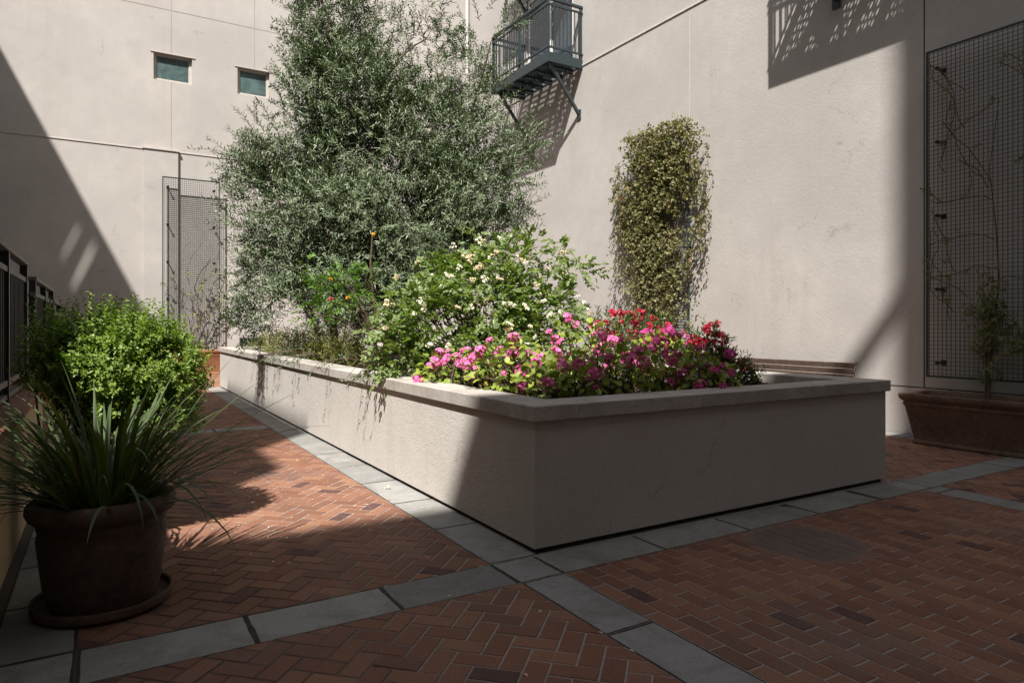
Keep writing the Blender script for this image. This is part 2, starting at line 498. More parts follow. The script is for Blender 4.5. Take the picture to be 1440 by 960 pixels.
def clip(poly, x0, x1, y0, y1):
    for ax, lim, sg in ((0,x0,1),(0,x1,-1),(1,y0,1),(1,y1,-1)):
        out = []
        for i in range(len(poly)):
            a, b = poly[i-1], poly[i]
            da, db = (a[ax]-lim)*sg, (b[ax]-lim)*sg
            if (da >= 0) != (db >= 0):
                t = da/(da-db); out.append((a[0]+(b[0]-a[0])*t, a[1]+(b[1]-a[1])*t))
            if db >= 0: out.append(b)
        poly = out
        if len(poly) < 3: return []
    return poly
def area(p): return .5*abs(sum(p[i-1][0]*p[i][1]-p[i][0]*p[i-1][1] for i in range(len(p))))
BL, BW, JT = .205, .1025, .0095
def lay_brick(mb, poly, rect, skip):
    p = clip(poly, *rect)
    if len(p) < 3 or area(p) < .0006: return
    cx = sum(q[0] for q in p)/len(p); cy = sum(q[1] for q in p)/len(p)
    if skip(cx, cy): return
    n = len(p)
    # inset a little for the arris
    ins = []
    for q in p:
        d = math.hypot(q[0]-cx, q[1]-cy)
        k = max(0, 1-.004/max(d, .01)); ins.append((cx+(q[0]-cx)*k, cy+(q[1]-cy)*k))
    dz = random.gauss(0, .0006); tx = random.gauss(0, .005); ty = random.gauss(0, .005)
    t = random.random()
    t = random.uniform(0, .12) if t < .04 else random.uniform(.13, 1)
    v = [(q[0], q[1], gz(q[1])-.003) for q in p] + [(q[0], q[1], gz(q[1])+dz+.0002+tx*(q[0]-cx)+ty*(q[1]-cy)) for q in ins]
    if sum((p[i-1][0]*p[i][1]-p[i][0]*p[i-1][1]) for i in range(n)) < 0:
        f = [tuple(range(2*n-1, n-1, -1))] + [(i, n+i, n+(i+1) % n, (i+1) % n) for i in range(n)]
    else:
        f = [tuple(range(n, 2*n))] + [(i, (i+1) % n, n+(i+1) % n, n+i) for i in range(n)]
    mb.add(v, f, t)
def herringbone(mb, rect, skip=lambda x, y: False):
    x0, x1, y0, y1 = rect
    c = math.sqrt(.5)
    def rot(u, v): return (c*u - c*v, c*u + c*v)
    u0 = (x0+y0)*c - 1; u1 = (x1+y1)*c + 1
    v0 = (y0-x1)*c - 1; v1 = (y1-x0)*c + 1
    i0, i1 = int(u0/BW)-2, int(u1/BW)+2; j0, j1 = int(v0/BW)-2, int(v1/BW)+2
    h = JT/2
    for i in range(i0, i1):
        for j in range(j0, j1):
            m = (i-j) % 4
            if m == 0: cells = (i, j, 2, 1)
            elif m == 3: cells = (i, j-1, 1, 2) if False else (i, j, 1, 2)
            else: continue
            a, b, wu, wv = cells
            uc, vc = (a+wu/2)*BW, (b+wv/2)*BW
            X, Y = rot(uc, vc)
            if X < x0-.2 or X > x1+.2 or Y < y0-.2 or Y > y1+.2: continue
            ua, ub, va, vb = a*BW+h, (a+wu)*BW-h, b*BW+h, (b+wv)*BW-h
            lay_brick(mb, [rot(ua,va), rot(ub,va), rot(ub,vb), rot(ua,vb)], rect, skip)
def running(mb, rect, skip=lambda x, y: False):
    x0, x1, y0, y1 = rect
    h = JT/2; row = 0; x = x0
    while x < x1:
        off = (row % 2)*BL/2 + random.gauss(0, .004)
        y = y0 - BL + off
        while y < y1:
            lay_brick(mb, [(x+h,y+h),(x+BW-h,y+h),(x+BW-h,y+BL-h),(x+h,y+BL-h)], rect, skip); y += BL
        x += BW; row += 1
bk = MB()
herringbone(bk, (-.10, 1.935, 3.465, 9.58))
herringbone(bk, (-.10, 1.935, 9.92, 16.6))
herringbone(bk, (-.10, XW, 16.6, YB))
herringbone(bk, (-.10, 1.945, -.6, 3.125))
running(bk, (2.235, 5.945, -.4, 3.115))
herringbone(bk, (6.245, 8.55, .6, 3.115))
herringbone(bk, (6.06, 8.55, 3.445, 16.6), lambda x, y: y > 12 and x < 6.0)
struct(bk.build('brick_paving', M['brick']))

# concrete bands
cb = MB(); jb = MB()
def slab(x0, x1, y0, y1):
    def edge(p, q, n_):
        return [(p[0]+(q[0]-p[0])*i/n_, p[1]+(q[1]-p[1])*i/n_) for i in range(n_)]
    nx_, ny_ = max(2, int((x1-x0)/.05)), max(2, int((y1-y0)/.05))
    ring = edge((x0,y0),(x1,y0),nx_)+edge((x1,y0),(x1,y1),ny_)+edge((x1,y1),(x0,y1),nx_)+edge((x0,y1),(x0,y0),ny_)
    cx_, cy_ = (x0+x1)/2, (y0+y1)/2
    r = []
    for (x, y) in ring:
        e = abs(noise.noise((x*9, y*9, 2)))*.007 + abs(noise.noise((x*31, y*31, 5)))*.005
        d = math.hypot(x-cx_, y-cy_); k = 1-e/max(d, .05); r.append((cx_+(x-cx_)*k, cy_+(y-cy_)*k))
    z = gz(cy_)*0+random.uniform(-.0008,.002); tx, ty = random.gauss(0,.002), random.gauss(0,.002)
    n_ = len(r)
    inn = []
    for (x, y) in r:
        d = math.hypot(x-cx_, y-cy_); k = 1-.006/max(d, .05); inn.append((cx_+(x-cx_)*k, cy_+(y-cy_)*k))
    V = [(x, y, -.02) for x, y in r]+[(x, y, z-.003) for x, y in r]+[(x, y, z+tx*(x-cx_)+ty*(y-cy_)) for x, y in inn]
    F = [tuple(range(2*n_, 3*n_))]
    for k in (0, 1):
        F += [(k*n_+i, k*n_+(i+1) % n_, (k+1)*n_+(i+1) % n_, (k+1)*n_+i) for i in range(n_)]
    cb.add(V, F, random.random())
    jb.add([(x0-.0078,y0-.0058,-.0018),(x1+.0078,y0-.0058,-.0018),(x1+.0078,y1+.0058,-.0018),(x0-.0078,y1+.0058,-.0018)], [(0,1,2,3)])
def slabs_x(x0, x1, y0, y1, pitch=.68, start=None):
    x = x0 if start is None else start
    while x < x1-.03:
        a, b = max(x, x0), min(x+pitch, x1)
        if b-a > .04:
            slab(a+.008, b-.008, y0+.006, y1-.006)
        x += pitch
def slabs_y(x0, x1, y0, y1, pitch=.7, start=None):
    y = y0 if start is None else start
    while y < y1-.03:
        a, b = max(y, y0), min(y+pitch, y1)
        if b-a > .04:
            slab(x0+.006, x1-.006, a+.008, b-.008)
        y += pitch
slabs_x(-.42, -.105, 3.125, 3.46, .6)
slabs_x(-.095, 1.94, 3.125, 3.46, .6825, -.1)
slabs_x(1.94, 2.235, 3.125, 3.46, .5)
slabs_x(2.235, 8.55, 3.12, 3.44, .78)
slabs_y(1.94, 2.29, 3.465, 16.6, .78)
slabs_y(1.95, 2.23, -.9, 3.12, .72, -1.2)
slabs_y(5.95, 6.24, -.9, 3.115, .78)
slabs_y(-.42, -.105, -.9, 3.12, .66)
slabs_y(-.42, -.105, 3.465, 16.6, .66)
slabs_y(8.56, XW-.004, -.9, 16.6, .8)
slabs_x(-.10, 1.935, 9.585, 9.915, .68)
slabs_y(6.0, 6.05, 3.46, 16.5, .9)
struct(cb.build('paving_bands', M['concrete']))
struct(jb.build('band_joints', plain('joint_dirt', (.040,.033,.027), .95, var=.5, scale=40)))

# ------------------------------------------------------------------ building walls
def wall_cells(mb, axis, c, u0, u1, z0, z1, holes, depth, flip):
    """front sheet at axis=c with rectangular holes (u0,u1,z0,z1) that have reveals of the given depth"""
    us = sorted(set([u0, u1] + [h[0] for h in holes] + [h[1] for h in holes]))
    zs = sorted(set([z0, z1] + [h[2] for h in holes] + [h[3] for h in holes]))
    def P(u, z, d=0): return (c+d, u, z) if axis == 'X' else (u, c+d, z)
    for i in range(len(us)-1):
        for j in range(len(zs)-1):
            um, zm = (us[i]+us[i+1])/2, (zs[j]+zs[j+1])/2
            if any(h[0] < um < h[1] and h[2] < zm < h[3] for h in holes): continue
            q = [P(us[i],zs[j]),P(us[i+1],zs[j]),P(us[i+1],zs[j+1]),P(us[i],zs[j+1])]
            mb.add(q, [(0,1,2,3) if not flip else (3,2,1,0)])
    for (a, b, e, f) in holes:
        for q in ([P(a,e),P(a,f),P(a,f,depth),P(a,e,depth)], [P(b,f),P(b,e),P(b,e,depth),P(b,f,depth)],
                  [P(a,f),P(b,f),P(b,f,depth),P(a,f,depth)], [P(b,e),P(a,e),P(a,e,depth),P(b,e,depth)],
                  [P(a,e,depth),P(b,e,depth),P(b,f,depth),P(a,f,depth)]):
            mb.add(q, [(0,1,2,3)])

HT = 14.0
# right-hand building
rb = thing('building', 'tall beige stucco building side carrying the steel balcony and vine trellis', 'building', (XW, 8, 0))
R = MB()
holes = [(12.15, 14.1, 7.2, 9.4)]
wall_cells(R, 'X', XW, -12, YB, 0, HT, holes, .16, True)
R.add([(XW,-12,HT),(XW,YB,HT),(XW+5,YB,HT),(XW+5,-12,HT)], [(0,1,2,3)])
R.add([(XW+5,-12,0),(XW+5,YB,0),(XW+5,YB,HT),(XW+5,-12,HT)], [(0,1,2,3)])
R.add([(XW,-12,0),(XW+5,-12,0),(XW+5,-12,HT),(XW,-12,HT)], [(0,1,2,3)])
def adopt(o, par):
    o.parent = par; o.matrix_parent_inverse = Matrix.Translation(par.location).inverted()
    return o
adopt(R.build('wall', M['stucco']), rb)
j = MB()
j.box(XW-.0025, XW+.01, -11, 18.9, .603, .615)          # horizontal joint low on the wall
j.box(XW-.0025, XW+.01, 4.635, 4.649, .615, HT)          # vertical control joint
adopt(j.build('control_joint', M['dark']), rb)
j = MB()
j.box(XW-.002, XW+.01, 8.655, 8.668, .62, 7.02)
M['palejoint'] = plain('pale_joint', (.475,.44,.405), .9)
adopt(j.build('hairline_joint', M['palejoint']), rb)
j = MB(); j.box(XW-.018, XW+.01, -11, 11.8, 7.04, 7.078, .004); j.box(XW-.018, XW+.01, 14.2, YB-.01, 7.04, 7.078, .004)
adopt(j.build('string_course', plain('string_course', (.48,.445,.405), .8)), rb)
d = adopt(MB().box(XW+.04, XW+.09, 12.152, 12.24, 7.2, 9.398).box(XW+.04, XW+.09, 14.01, 14.098, 7.2, 9.398)
          .box(XW+.04, XW+.09, 12.242, 14.008, 9.30, 9.398).box(XW+.04, XW+.09, 13.04, 13.16, 7.2, 9.298)
          .box(XW+.04, XW+.09, 12.242, 13.038, 7.2, 7.32).box(XW+.04, XW+.09, 13.162, 14.008, 7.2, 7.32).build('door_frame', M['white']), rb)
pn = MB().box(XW+.06, XW+.07, 12.242, 13.038, 7.322, 9.298).box(XW+.06, XW+.07, 13.162, 14.008, 7.322, 9.298).build('door_glass', M['doorglass'])
pn.parent = d

# back building
bb = thing('building', 'pale stucco building end with two small square windows high up', 'building', (4, YB, 0))
B = MB()
wins = [(1.07, 1.95, 7.60, 8.28), (3.05, 3.87, 7.58, 8.29)]
wall_cells(B, 'Y', YB, -9, XW, 0, HT, wins, .14, False)
B.add([(-9,YB,HT),(XW,YB,HT),(XW,YB+5,HT),(-9,YB+5,HT)], [(0,1,2,3)])
B.add([(-9,YB+5,0),(XW,YB+5,0),(XW,YB+5,HT),(-9,YB+5,HT)], [(0,1,2,3)])
adopt(B.build('wall', M['stucco_back']), bb)
adopt(MB().box(.85, 1.62, YB-.075, YB+.01, 0, 5.80, .006).build('pilaster', M['stucco_back']), bb)
j = MB(); j.box(-9, .85, YB-.016, YB+.01, 5.80, 5.835, .006); j.box(.82, 1.65, YB-.10, YB+.01, 5.803, 5.85, .006); j.box(1.65, XW, YB-.016, YB+.01, 5.80, 5.835, .006)
adopt(j.build('string_course', M['stucco_back']), bb)
j = MB()
for x in (1.47, 3.48):
    j.box(x-.007, x+.007, YB-.0025, YB+.01, 5.85, 7.57); j.box(x-.007, x+.007, YB-.0025, YB+.01, 8.32, HT)
j.box(3.473, 3.487, YB-.0025, YB+.01, 1.2, 5.79)
j.box(-9, 1.46, YB-.0035, YB+.01, 9.40, 9.415); j.box(1.48, 3.47, YB-.0035, YB+.01, 9.40, 9.415); j.box(3.49, XW, YB-.0035, YB+.01, 9.40, 9.415)
adopt(j.build('control_joint', M['joint']), bb)
for (a, b2, e, f) in wins:
    wf = MB()
    y0, y1 = YB+.085, YB+.125
    wf.box(a, a+.06, y0, y1, e, f); wf.box(b2-.06, b2, y0, y1, e, f); wf.box(a+.06, b2-.06, y0, y1, e, e+.06); wf.box(a+.06, b2-.06, y0, y1, f-.06, f)
    wf.box(a+.06, a+.075, y0+.012, y1-.01, e+.06, f-.06); wf.box(b2-.075, b2-.06, y0+.012, y1-.01, e+.06, f-.06)
    wo = adopt(wf.build('window', M['frame']), bb)
    p_ = MB().box(a+.075, b2-.075, y0+.02, y0+.028, e+.06, f-.06).build('pane', M['glass']); p_.parent = wo
    s_ = MB().box(a-.07, b2+.07, YB-.02, YB+.004, f+.003, f+.018).build('head_flashing', M['frame']); s_.parent = wo
vg = thing('vent_grille', 'dark low vent grille in the pale wall behind the planter end', 'vent', (3.43, YB, .92))
v = MB(); v.box(-.33,.33,-.03,.0,-.15,-.12); v.box(-.33,.33,-.03,0,.12,.15); v.box(-.33,-.3,-.03,0,-.12,.12); v.box(.3,.33,-.03,0,-.12,.12)
for k in range(7): v.box(-.24+k*.08-.012, -.24+k*.08+.012, -.022, -.004, -.12, .12)
v.build('frame', M['wire'], vg)
MB().box(-.3,.3,-.008,-.002,-.12,.12).build('grille_back', M['dark'], vg)

# downspout in the corner
dn = thing('downspout', 'pale metal downspout fixed near the far corner behind the olive tree', 'downspout', (XW-.09, 17.1, 0))
MB().tube([(0,0,.3),(0,0,13.5)], .05, 12).build('pipe', M['zinc'], dn, True)
for z in (2.5, 5.2, 8.5, 11.5): MB().tube([(0,0,z),(0,0,z+.05)], .062, 12).box(0,.085,-.02,.02,z,z+.05).build('bracket', M['zinc'], dn)

# shade-casting neighbours behind and to the left of the viewer
YR = -8.0
def uv2(u, vv): 
    X = (u + .658*YR)/.753
    return (X, (vv - .531*X - .607*YR)/.592)
prof = [(-16, 0), (-16, uv2(-2, -.705*2+5.02)[1])]
zx = uv2(0, 5.02)[1]
xs, _ = uv2(-.55, 0); xe, _ = uv2(2.8, 0); xt, _ = uv2(3.40, 0)
zs = zx + .6
prof = [(-16, 0), (-16, zx), (xs, zx), (xs, zs), (xe, zs), (xe, zx+.35), (xt, zx+.35), (xt, 33), (13, 33), (13, 0)]
rbd = thing('building', 'tall tan building behind the viewer with a stepped roof and tower', 'building', (0, YR, 0))
b_ = MB(); n = len(prof)
b_.add([(x, YR, z) for x, z in prof] + [(x, YR-6, z) for x, z in prof],
       [tuple(range(n)), tuple(range(2*n-1, n-1, -1))] + [(i, n+i, n+(i+1) % n, (i+1) % n) for i in range(n)])
adopt(b_.build('wall', M['far']), rbd)
zr = uv2(3.3, 8.64)[1]
ba_, bb_ = uv2(2.55, 8.38), uv2(3.46, 8.72)
adopt(MB().beam((ba_[0], YR-.2, ba_[1]+.3), (bb_[0], YR-.2, bb_[1]+.3), .19, .19).build('roof_rail', M['far']), rbd)
lb = thing('building', 'tall tan building beyond the left fence with stepped roofline and added light slits', 'building', (-6, 8, 0))
b_ = MB()
b_.box(-13, -6, -1.72, -.55, 0, 15.5); b_.box(-13, -6, -.55, 6.0, 0, 17.15); b_.box(-13, -6, 6.0, YB-.02, 0, 12.8)
lv = [12.8, 13.1, 13.6, 14.2, 15.0, 15.75]
streak_slits = [(12.96, .05, 13.2), (13.20, .115, 12.6), (13.50, .085, 12.6), (13.78, .055, 12.6), (14.04, .045, 13.0)]  # slits added in a thin upper wall to throw light streaks on the back wall
def edge_y(k, z, side_):
    yb_, w_, zs_ = streak_slits[k]
    return yb_ - (z-12.8)*.262 + side_*w_/2*min(1, max(0, (z-zs_)/1.3))*min(1, max(.45, (16.1-z)/.8))
for a_, b2_ in zip(lv[:-1], lv[1:]):
    for k in range(len(streak_slits)+1):
        lo_ = (lambda z: 6.0) if k == 0 else (lambda z, k=k: edge_y(k-1, z, 1))
        hi_ = (lambda z: YB-.02) if k == len(streak_slits) else (lambda z, k=k: edge_y(k, z, -1))
        q = [(lo_(a_), a_), (hi_(a_), a_), (hi_(b2_), b2_), (lo_(b2_), b2_)]
        b_.add([(-6, y, z) for y, z in q]+[(-6.1, y, z) for y, z in q], [(0,1,2,3),(7,6,5,4),(0,4,5,1),(1,5,6,2),(2,6,7,3),(3,7,4,0)])
b_.box(-6.1, -6, 6.0, YB-.02, 15.75, 15.95)
adopt(b_.build('wall', M['far']), lb)

# ------------------------------------------------------------------ raised planter
px0, px1, py0, py1 = 2.25, 6.01, 3.458, 16.5
pl = thing('raised_planter', 'long raised stucco planter bed with concrete coping in the courtyard middle', 'planter', (px0, py0, 0))
T = .22
pb = MB()
zb, zt = .035, .812
ox = [(px0,py0),(px1,py0),(px1,py1),(px0,py1)]; ix = [(px0+T,py0+T),(px1-T,py0+T),(px1-T,py1-T),(px0+T,py1-T)]
vv = [(x,y,zb) for x,y in ox]+[(x,y,zt) for x,y in ox]+[(x,y,zb) for x,y in ix]+[(x,y,zt) for x,y in ix]
ff = []
for i in range(4):
    k = (i+1) % 4
    ff += [(i,k,4+k,4+i), (8+k,8+i,12+i,12+k), (4+i,4+k,12+k,12+i), (k,i,8+i,8+k)]
pb.add(vv, ff)
adopt(pb.build('body', M['planter']), pl)
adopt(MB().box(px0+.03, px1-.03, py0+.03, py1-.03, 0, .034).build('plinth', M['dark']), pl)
def cope(x0, x1, y0, y1):
    o = adopt(MB().box(x0, x1, y0, y1, .8125, .911, .006, random.uniform(.35,.65)).build('coping_stone', M['coping']), pl)
ov = .03; cw = .30
cx0, cx1, cy0, cy1 = px0-ov, px1+ov, py0-ov, py1+ov
xsj = [cx0, 2.40, 3.83, 5.20, cx1]
xsj = [cx0, 2.56, 3.66, 4.78, 5.62, cx1]
for a, b2 in zip(xsj[:-1], xsj[1:]): cope(a+.0015, b2-.0015, cy0, cy0+cw)
ysj = [cy0+cw, 5.0, 6.25, 7.5, 8.75, 10.0, 11.3, 12.6, 13.9, 15.2, cy1]
for a, b2 in zip(ysj[:-1], ysj[1:]):
    cope(cx0, cx0+cw, a+.0015, b2-.0015); cope(cx1-cw, cx1, a+.0015, b2-.0015)
for a, b2 in zip((2.52, 3.8, 5.0), (3.8, 5.0, 5.74)): cope(a+.0015, b2-.0015, cy1-cw, cy1)
# soil with uneven surface
so_ = MB(); nx, ny = 16, 50
pts = []
for jy in range(ny+1):
    for i in range(nx+1):
        x = px0+T+(px1-px0-2*T)*i/nx; y = py0+T+(py1-py0-2*T)*jy/ny
        pts.append((x, y, .76+.05*noise.noise((x*1.5, y*1.5, 3))+.02*noise.noise((x*6, y*6, 1))))
so_.add(pts, [(a*(nx+1)+b, a*(nx+1)+b+1, (a+1)*(nx+1)+b+1, (a+1)*(nx+1)+b) for a in range(ny) for b in range(nx)])
adopt(so_.build('soil', M['soil'], smooth=True), pl)

# ------------------------------------------------------------------ balconies
def make_balcony(y0, zf, label, group='steel balconies on the beige wall'):
    """outer near corner at (XW-.91, y0); runs 2.4 m away from the viewer; zf is the deck underside"""
    t = thing('balcony', label, 'balcony', (XW, y0+1.2, zf), group)
    D, Ln = .91, 2.4
    a = -Ln/2; b = Ln/2
    fr = MB()
    fr.box(-D, -D+.05, a, b, 0, .20); fr.box(-D+.05, -.003, a, a+.05, 0, .20); fr.box(-D+.05, -.003, b-.05, b, 0, .20)
    for k in range(1, 6):
        y = a + Ln*k/6; fr.box(-D+.05, -.003, y-.03, y+.03, .02, .14)
    fr.build('deck_frame', M['steel'], t)
    gr = MB()
    y = a+.07
    while y < b-.06: gr.box(-D+.05, -.003, y-.009, y+.009, .165, .19); y += .05
    x = -D+.09
    while x < -.03: gr.box(x-.009, x+.009, a+.05, b-.05, .145, .165); x += .06
    gr.build('grating', M['steel'], t)
    rl = MB()
    for (z, h, w_) in ((1.31, .045, .07), (1.19, .035, .035), (.29, .035, .035)):
        rl.box(-D-.012, -D+w_-.012, a-.012, b+.012, z, z+h)
        rl.box(-D+w_-.012, -.003, a-.012, a+w_-.012, z, z+h); rl.box(-D+w_-.012, -.003, b-w_+.012, b+.012, z, z+h)
    rl.build('railing', M['steel'], t)
    ba = MB()
    k = 0; y = a+.1
    while y < b-.06: ba.box(-D+.003, -D+.019, y-.008, y+.008, .325, 1.19); y += .1
    for yy in (a+.009, b-.009):
        x = -D+.1
        while x < -.06: ba.box(x-.008, x+.008, yy-.008, yy+.008, .325, 1.19); x += .1
    ba.build('balusters', M['steel'], t)
    for (x, y) in ((-D+.02, a+.02), (-D+.02, b-.02), (-.045, a+.02), (-.045, b-.02), (-D+.02, 0)):
        MB().box(x-.022, x+.022, y-.022, y+.022, .2, 1.31).build('post', M['steel'], t)
    for y in (a+.12, b-.12):
        s = MB(); s.beam((-D+.12, y, .02), (-.02, y, -.95), .06, .06); s.box(-.022, -.003, y-.06, y+.06, -1.08, -.86); s.build('strut', M['steel'], t)
    return t
make_balcony(11.80, 6.98, 'dark steel balcony with diagonal struts hanging beside the olive tree top')
make_balcony(3.56, 6.98, 'steel balcony above the frame whose railing shadow falls on the wall')
make_balcony(11.80, 10.05, 'upper steel balcony above the frame over the balcony door')

# lantern on the wall
wl = thing('wall_lamp', 'small black wall lantern at the top edge of the beige wall', 'lamp', (XW, 5.80, 6.25))
MB().tube([(-.002,0,.1),(-.16,0,.16),(-.2,0,.12)], .012, 8).box(-.02,-.003,-.05,.05,0,.2).build('bracket', M['black'], wl)
MB().lathe([(.0,-.27),(.012,-.265),(.03,-.23),(.05,-.21),(.09,-.18),(.1,-.05),(.105,.06),(.06,.12),(.01,.14)], -.2, 0, 12).build('lantern', M['black'], wl)

# ------------------------------------------------------------------ trellises
def trellis(name_label, origin, ux, width, z0, z1, off, group='wire trellis panels', rw=.0030):
    """ux 'Y' : panel parallel to the right wall at x=XW-off ; 'X' : parallel to the back wall"""
    t = thing('trellis', name_label, 'trellis', origin, group)
    def bx(mb, u0, u1, d0, d1, a, b):
        if ux == 'Y': mb.box(-off+d0, -off+d1, u0, u1, a, b)
        else: mb.box(u0, u1, -off+d0, -off+d1, a, b)
    f = MB(); w_ = width
    for (u0, u1, a, b) in ((0, .024, z0, z1), (w_-.024, w_, z0, z1), (.024, w_-.024, z1-.024, z1), (.024, w_-.024, z0, z0+.024)):
        bx(f, u0, u1, -.009, .009, a, b)
    f.build('frame', M['wire'], t)
    m_ = MB(); s = .05
    u = s
    while u < w_-.02: bx(m_, u-rw, u+rw, -.006, -.001, z0+.018, z1-.018); u += s
    z = z0+s
    while z < z1-.02: bx(m_, .018, w_-.018, .001, .006, z-rw, z+rw); z += s
    m_.build('wire_mesh', M['wire'], t)
    nb = 5
    for k in range(nb):
        z = z0 + .18 + (z1-z0-.42)*k/(nb-1)
        for u in (.13, w_-.13):
            b_ = MB()
            if ux == 'Y':
                b_.tube([(-off-.012, u, z), (-.003, u, z)], .011, 8); b_.tube([(-off-.015, u, z), (-off+.02, u, z)], .024, 8); b_.box(-.012,-.003,u-.03,u+.03,z-.03,z+.03)
            else:
                b_.tube([(u, -off-.012, z), (u, -.003, z)], .013, 8); b_.tube([(u, -off-.015, z), (u, -off+.02, z)], .024, 8); b_.box(u-.03,u+.03,-.012,-.003,z-.03,z+.03)
            b_.build('bracket', M['black'], t)
    return t
tr_r = trellis('tall wire trellis in shade above the long trough on the right', (XW, 3.0, 0), 'Y', 1.54, .76, 4.80, .15, rw=.0027)
tr_v = trellis('tall wire trellis overgrown by yellow green vine on the sunlit wall', (XW, 8.52, 0), 'Y', 1.38, .76, 4.86, .15)
tr_b = trellis('sunlit wire trellis in front of the pale pilaster on the far wall', (1.25, YB-.075, 0), 'X', 1.34, .95, 5.13, .15)

# ------------------------------------------------------------------ pots
# big round pot, left front
PC = (.0, 3.98)
rp = thing('round_pot', 'large round dark terracotta pot standing in its saucer near left front', 'pot', (PC[0], PC[1], 0))
prof = [(r_*.86 + (.012 if z_ < .4 else 0), z_*.955) for r_, z_ in [(.235,.035),(.262,.04),(.272,.07),(.275,.085),(.285,.12),(.302,.25),(.318,.38),(.322,.425),(.330,.435),(.332,.455),(.325,.468),(.345,.480),(.372,.492),(.385,.520),(.382,.550),(.362,.572),(.332,.576),(.305,.558),(.296,.535),(.292,.50),(.29,.42),(.0,.415)]]
smooth_by_angle(MB().lathe(prof, n=56).build('pot_body', M['terracotta'], rp), 50)
MB().lathe([(.256,.44),(.2,.46),(.0,.47)], n=24).build('soil', M['soil'], rp, True)
sc = tag(smooth_by_angle(MB().lathe([(r_*.825, z_) for r_, z_ in [(.30,.004),(.352,.006),(.372,.02),(.378,.055),(.372,.064),(.362,.06),(.355,.035),(.34,.03),(.0,.028)]], n=56).build('pot_saucer', M['terracotta'], None), 40), 'shallow dark saucer under the large round pot', 'saucer')
sc.location = (PC[0], PC[1], 0)
# shrub pot behind
SP = (-.02, 5.22)
sp = thing('shrub_pot', 'dark terracotta pot holding the bright green shrub behind the strappy plant', 'pot', (SP[0], SP[1], 0))
smooth_by_angle(MB().lathe([(.22,.0),(.24,.01),(.25,.04),(.29,.3),(.31,.44),(.335,.46),(.345,.49),(.335,.53),(.315,.535),(.295,.52),(.285,.45),(.0,.44)], n=44).build('pot_body', M['terracotta'], sp), 50)
MB().lathe([(.286,.455),(.0,.48)], n=24).build('soil', M['soil'], sp, True)

def trough(label, loc, hl, hw, ht, mt, rz=0, grp=None):
    t = thing('trough_pot', label, 'pot', loc, grp, rz)
    # rectangular rings (half length x, half width y, z) with rounded corners
    prof = [(0,0,0),(-.10,-.07,.0),(-.085,-.055,.015),(-.085,-.055,.04),(-.10,-.065,.055),(-.02,-.02,ht-.17),(-.015,-.01,ht-.15),(.0,.0,ht-.13),(-.005,-.005,ht-.115),(-.01,-.005,ht-.10),(.02,.02,ht-.075),(.035,.035,ht-.04),(.03,.03,ht-.01),(.01,.01,ht),(-.03,-.03,ht-.005),(-.045,-.045,ht-.03),(-.055,-.055,ht-.10)]
    v = []; nseg = 6; rc = .05
    for i, (dx, dy, z) in enumerate(prof):
        a, b = (hl+dx, hw+dy) if i else (.02, .02)
        r = rc if i else .01
        for q, (sx, sy) in enumerate(((1,1),(-1,1),(-1,-1),(1,-1))):
            for k in range(nseg):
                an = PI/2*(q + k/(nseg-1))
                v.append((sx*(a-r)+r*math.cos(an), sy*(b-r)+r*math.sin(an), z))
    m = 4*nseg; f = []
    for i in range(len(prof)-1):
        for k in range(m): f.append((i*m+k, i*m+(k+1) % m, (i+1)*m+(k+1) % m, (i+1)*m+k))
    f.append(tuple(range(m-1,-1,-1)))
    o = MB().add(v, f).build('pot_body', mt, t); smooth_by_angle(o, 40)
    MB().box(-hl+.05, hl-.05, -hw+.05, hw-.05, ht-.12, ht-.06).build('soil', M['soil'], t)
    return t
trough('long brown terracotta trough below the shaded trellis on the right', (8.47, 3.52, 0), 1.0, .30, .60, M['terracotta2'], rad(90), 'terracotta troughs below the trellises')
trough('red terracotta trough below the far sunlit trellis', (1.98, YB-.42, gz(YB-.7)), .72, .26, .62, M['terracotta3'], 0, 'terracotta troughs below the trellises')

# ------------------------------------------------------------------ bench
bn = thing('park_bench', 'weathered wooden slat bench against the sunlit wall behind the planter', 'bench', (8.55, 6.45, 0), rz=0)
def pb_(x, z): return x, z
for k in range(5):
    s = k/4
    x = .12 + .10*s; z = .53 + .32*s
    MB().beam((x, -1.0, z), (x, 1.0, z), .022, .074, up=(-.25, 0, 1)).build('back_slat', M['wood'], bn)
for k in range(5):
    MB().box(-.36+k*.092, -.36+k*.092+.075, -1.0, 1.0, .425, .447, .003).build('seat_slat', M['wood'], bn)
for y in (-.98, .98):
    e = MB()
    e.tube([(-.34,y,.0),(-.33,y,.2),(-.3,y,.41),(-.1,y,.41),(.08,y,.42),(.135,y,.52),(.19,y,.72),(.235,y,.87),(.255,y,.885)], .02, 8)
    e.tube([(.08,y,.42),(.16,y,.2),(.22,y,.0)], .02, 8); e.tube([(-.3,y,.41),(-.32,y,.6),(-.25,y,.63),(.16,y,.63)], .018, 8)
    e.build('end_frame', M['black'], bn, True)

